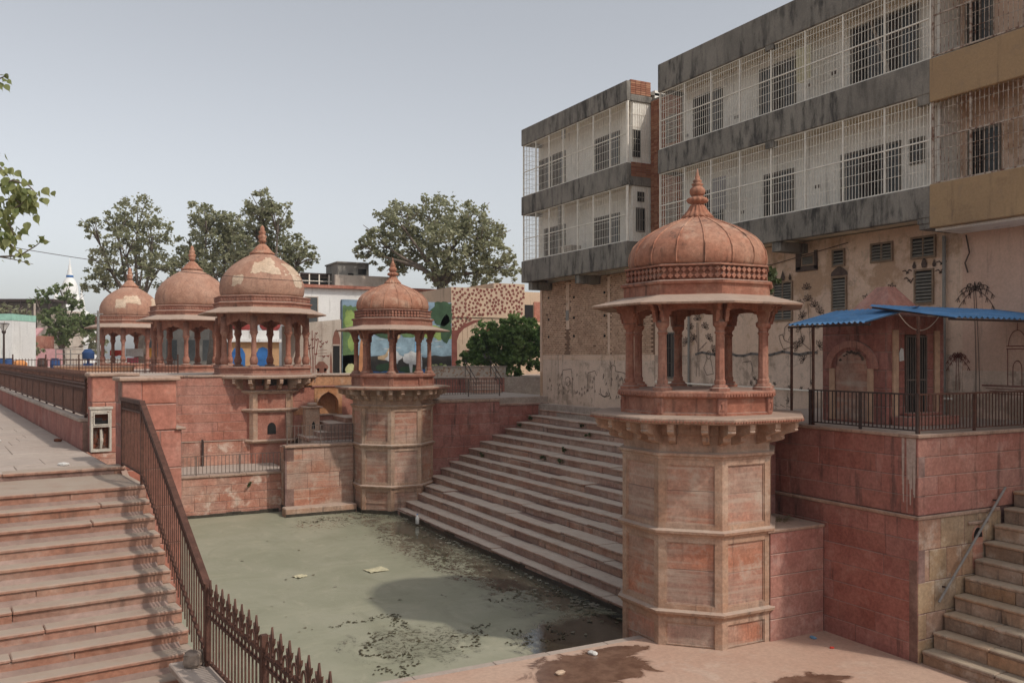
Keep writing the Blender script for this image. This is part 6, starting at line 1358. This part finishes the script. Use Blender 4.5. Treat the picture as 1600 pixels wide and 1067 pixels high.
def flat_thing(name, label, cat, x_, y_, z_, w, l, mat, rz, seed):
    rn_ = random.Random(seed); mb = MB(); N = 6; hgt = [[rn_.uniform(0, .03) for _ in range(N+1)] for _ in range(N+1)]
    for i in range(N):
        for j in range(N):
            P = [(-w/2+w*a/N, -l/2+l*b_/N, hgt[a][b_]) for a, b_ in ((i, j), (i+1, j), (i+1, j+1), (i, j+1))]; mb.add(P, [(0, 1, 2, 3)]); mb.add([(x0, y0, z0-.012) for x0, y0, z0 in P], [(3, 2, 1, 0)])
    return tag(mb.build(name, mat, None, (x_, y_, z_), rz, True), label, cat)
flat_thing('floating_sheet', 'flat yellowish-white sheet floating in the middle of the green water', 'sheet', 8.75, 25.3, ZW+.014, .62, .5, 'sheetcream', .15, 1)
flat_thing('floating_sheet', 'pale scrap of packaging floating left of the flat sheet', 'sheet', 6.52, 25.6, ZW+.014, .34, .3, 'sheetcream', .5, 2)
bt = thing('plastic_bottle', 'clear white plastic bottle floating against the far foot of the steps', 'bottle', (12.45, 31.3, ZW+.08), .4)
MB().lathe([(.06, -.02), (.075, .0), (.075, .2), (.05, .26), (.025, .30), (.025, .33)], 12).build('bottle_body', 'paper', bt, smooth=True); MB().lathe([(.03, .325), (.03, .36), (.005, .362)], 10).build('bottle_cap', 'p_blue', bt)
rock('foam_lump', 'lump of white foam litter on the wet plaza edge', 'litter', (9.75, 15.0, ZP+.03), .085, 'paper', 5, (1.3, .8, .5))
rock('pale_stone', 'pale flat stone lying in the wet patch on the plaza', 'stone', (8.6, 14.35, ZP+.03), .09, 'housebeige', 6, (1.2, .8, .45))
rock('red_wrapper', 'crumpled red wrapper on the plaza near the platform foot', 'litter', (14.3, 13.0, ZP+.02), .04, 'p_redcloth', 8, (1.3, .7, .5)); rock('blue_wrapper', 'crumpled pale blue plastic bag on the plaza by the low corner block', 'litter', (14.45, 13.65, ZP+.025), .06, 'p_cyan', 9, (1.4, .8, .5))
rock('brick_fragment', 'broken brick bit on the walkway by the long fence', 'brick', LW(-.32, 4.9)+(.03,), .06, 'rust', 10, (1.6, .7, .6))
rock('paper_scrap', 'white crumpled paper lying on the left walkway near the stairs', 'litter', LW(-.75, .55)+(.02,), .07, 'paper', 12, (1.6, .9, .4)); rock('paper_scrap', 'torn white paper lying farther up the left walkway', 'litter', LW(-1.35, 5.6)+(.02,), .1, 'paper', 13, (1.7, 1.1, .25))

# ------------------------------------------------------------------ thin dusty haze over the town
hz = NT('dusty_air'); hz.n.remove(hz.b)
pv = hz.n.new('ShaderNodeVolumePrincipled'); pv.inputs['Color'].default_value = (.80, .82, .85, 1); pv.inputs['Density'].default_value = .0005; pv.inputs['Anisotropy'].default_value = .25
hz.l.new(pv.outputs[0], hz.out.inputs['Volume']); M['haze'] = hz.m
stuff(MB().box(-920, 920, -920, 920, -7, 30).build('haze', 'haze'))
# slimy waterline left on the stone round the tank
rn = random.Random(90); y = 17.0
while y < 33.6:
    L_ = rn.uniform(.5, 1.2); block('waterline_slime', gh, 'wetstone', 12.622, 12.66, y, min(33.6, y+L_), -5, -4.56+rn.uniform(-.03, .035), c=.006); y += L_
x = 3.5
while x < 8.5:
    L_ = rn.uniform(.4, 1.0); block('waterline_slime', lwall, 'wetstone', x, min(8.5, x+L_), -.062, -.03, -5, -4.57+rn.uniform(-.03, .03), c=.006); x += L_
ring8(far, 'waterline_slime', 'wetstone', [(1.575, -5), (1.578, -4.56), (1.55, -4.55)]); block('waterline_slime', pb, 'wetstone', -.184, 2.7, -.626, -.6, -5, -4.58, c=.004)
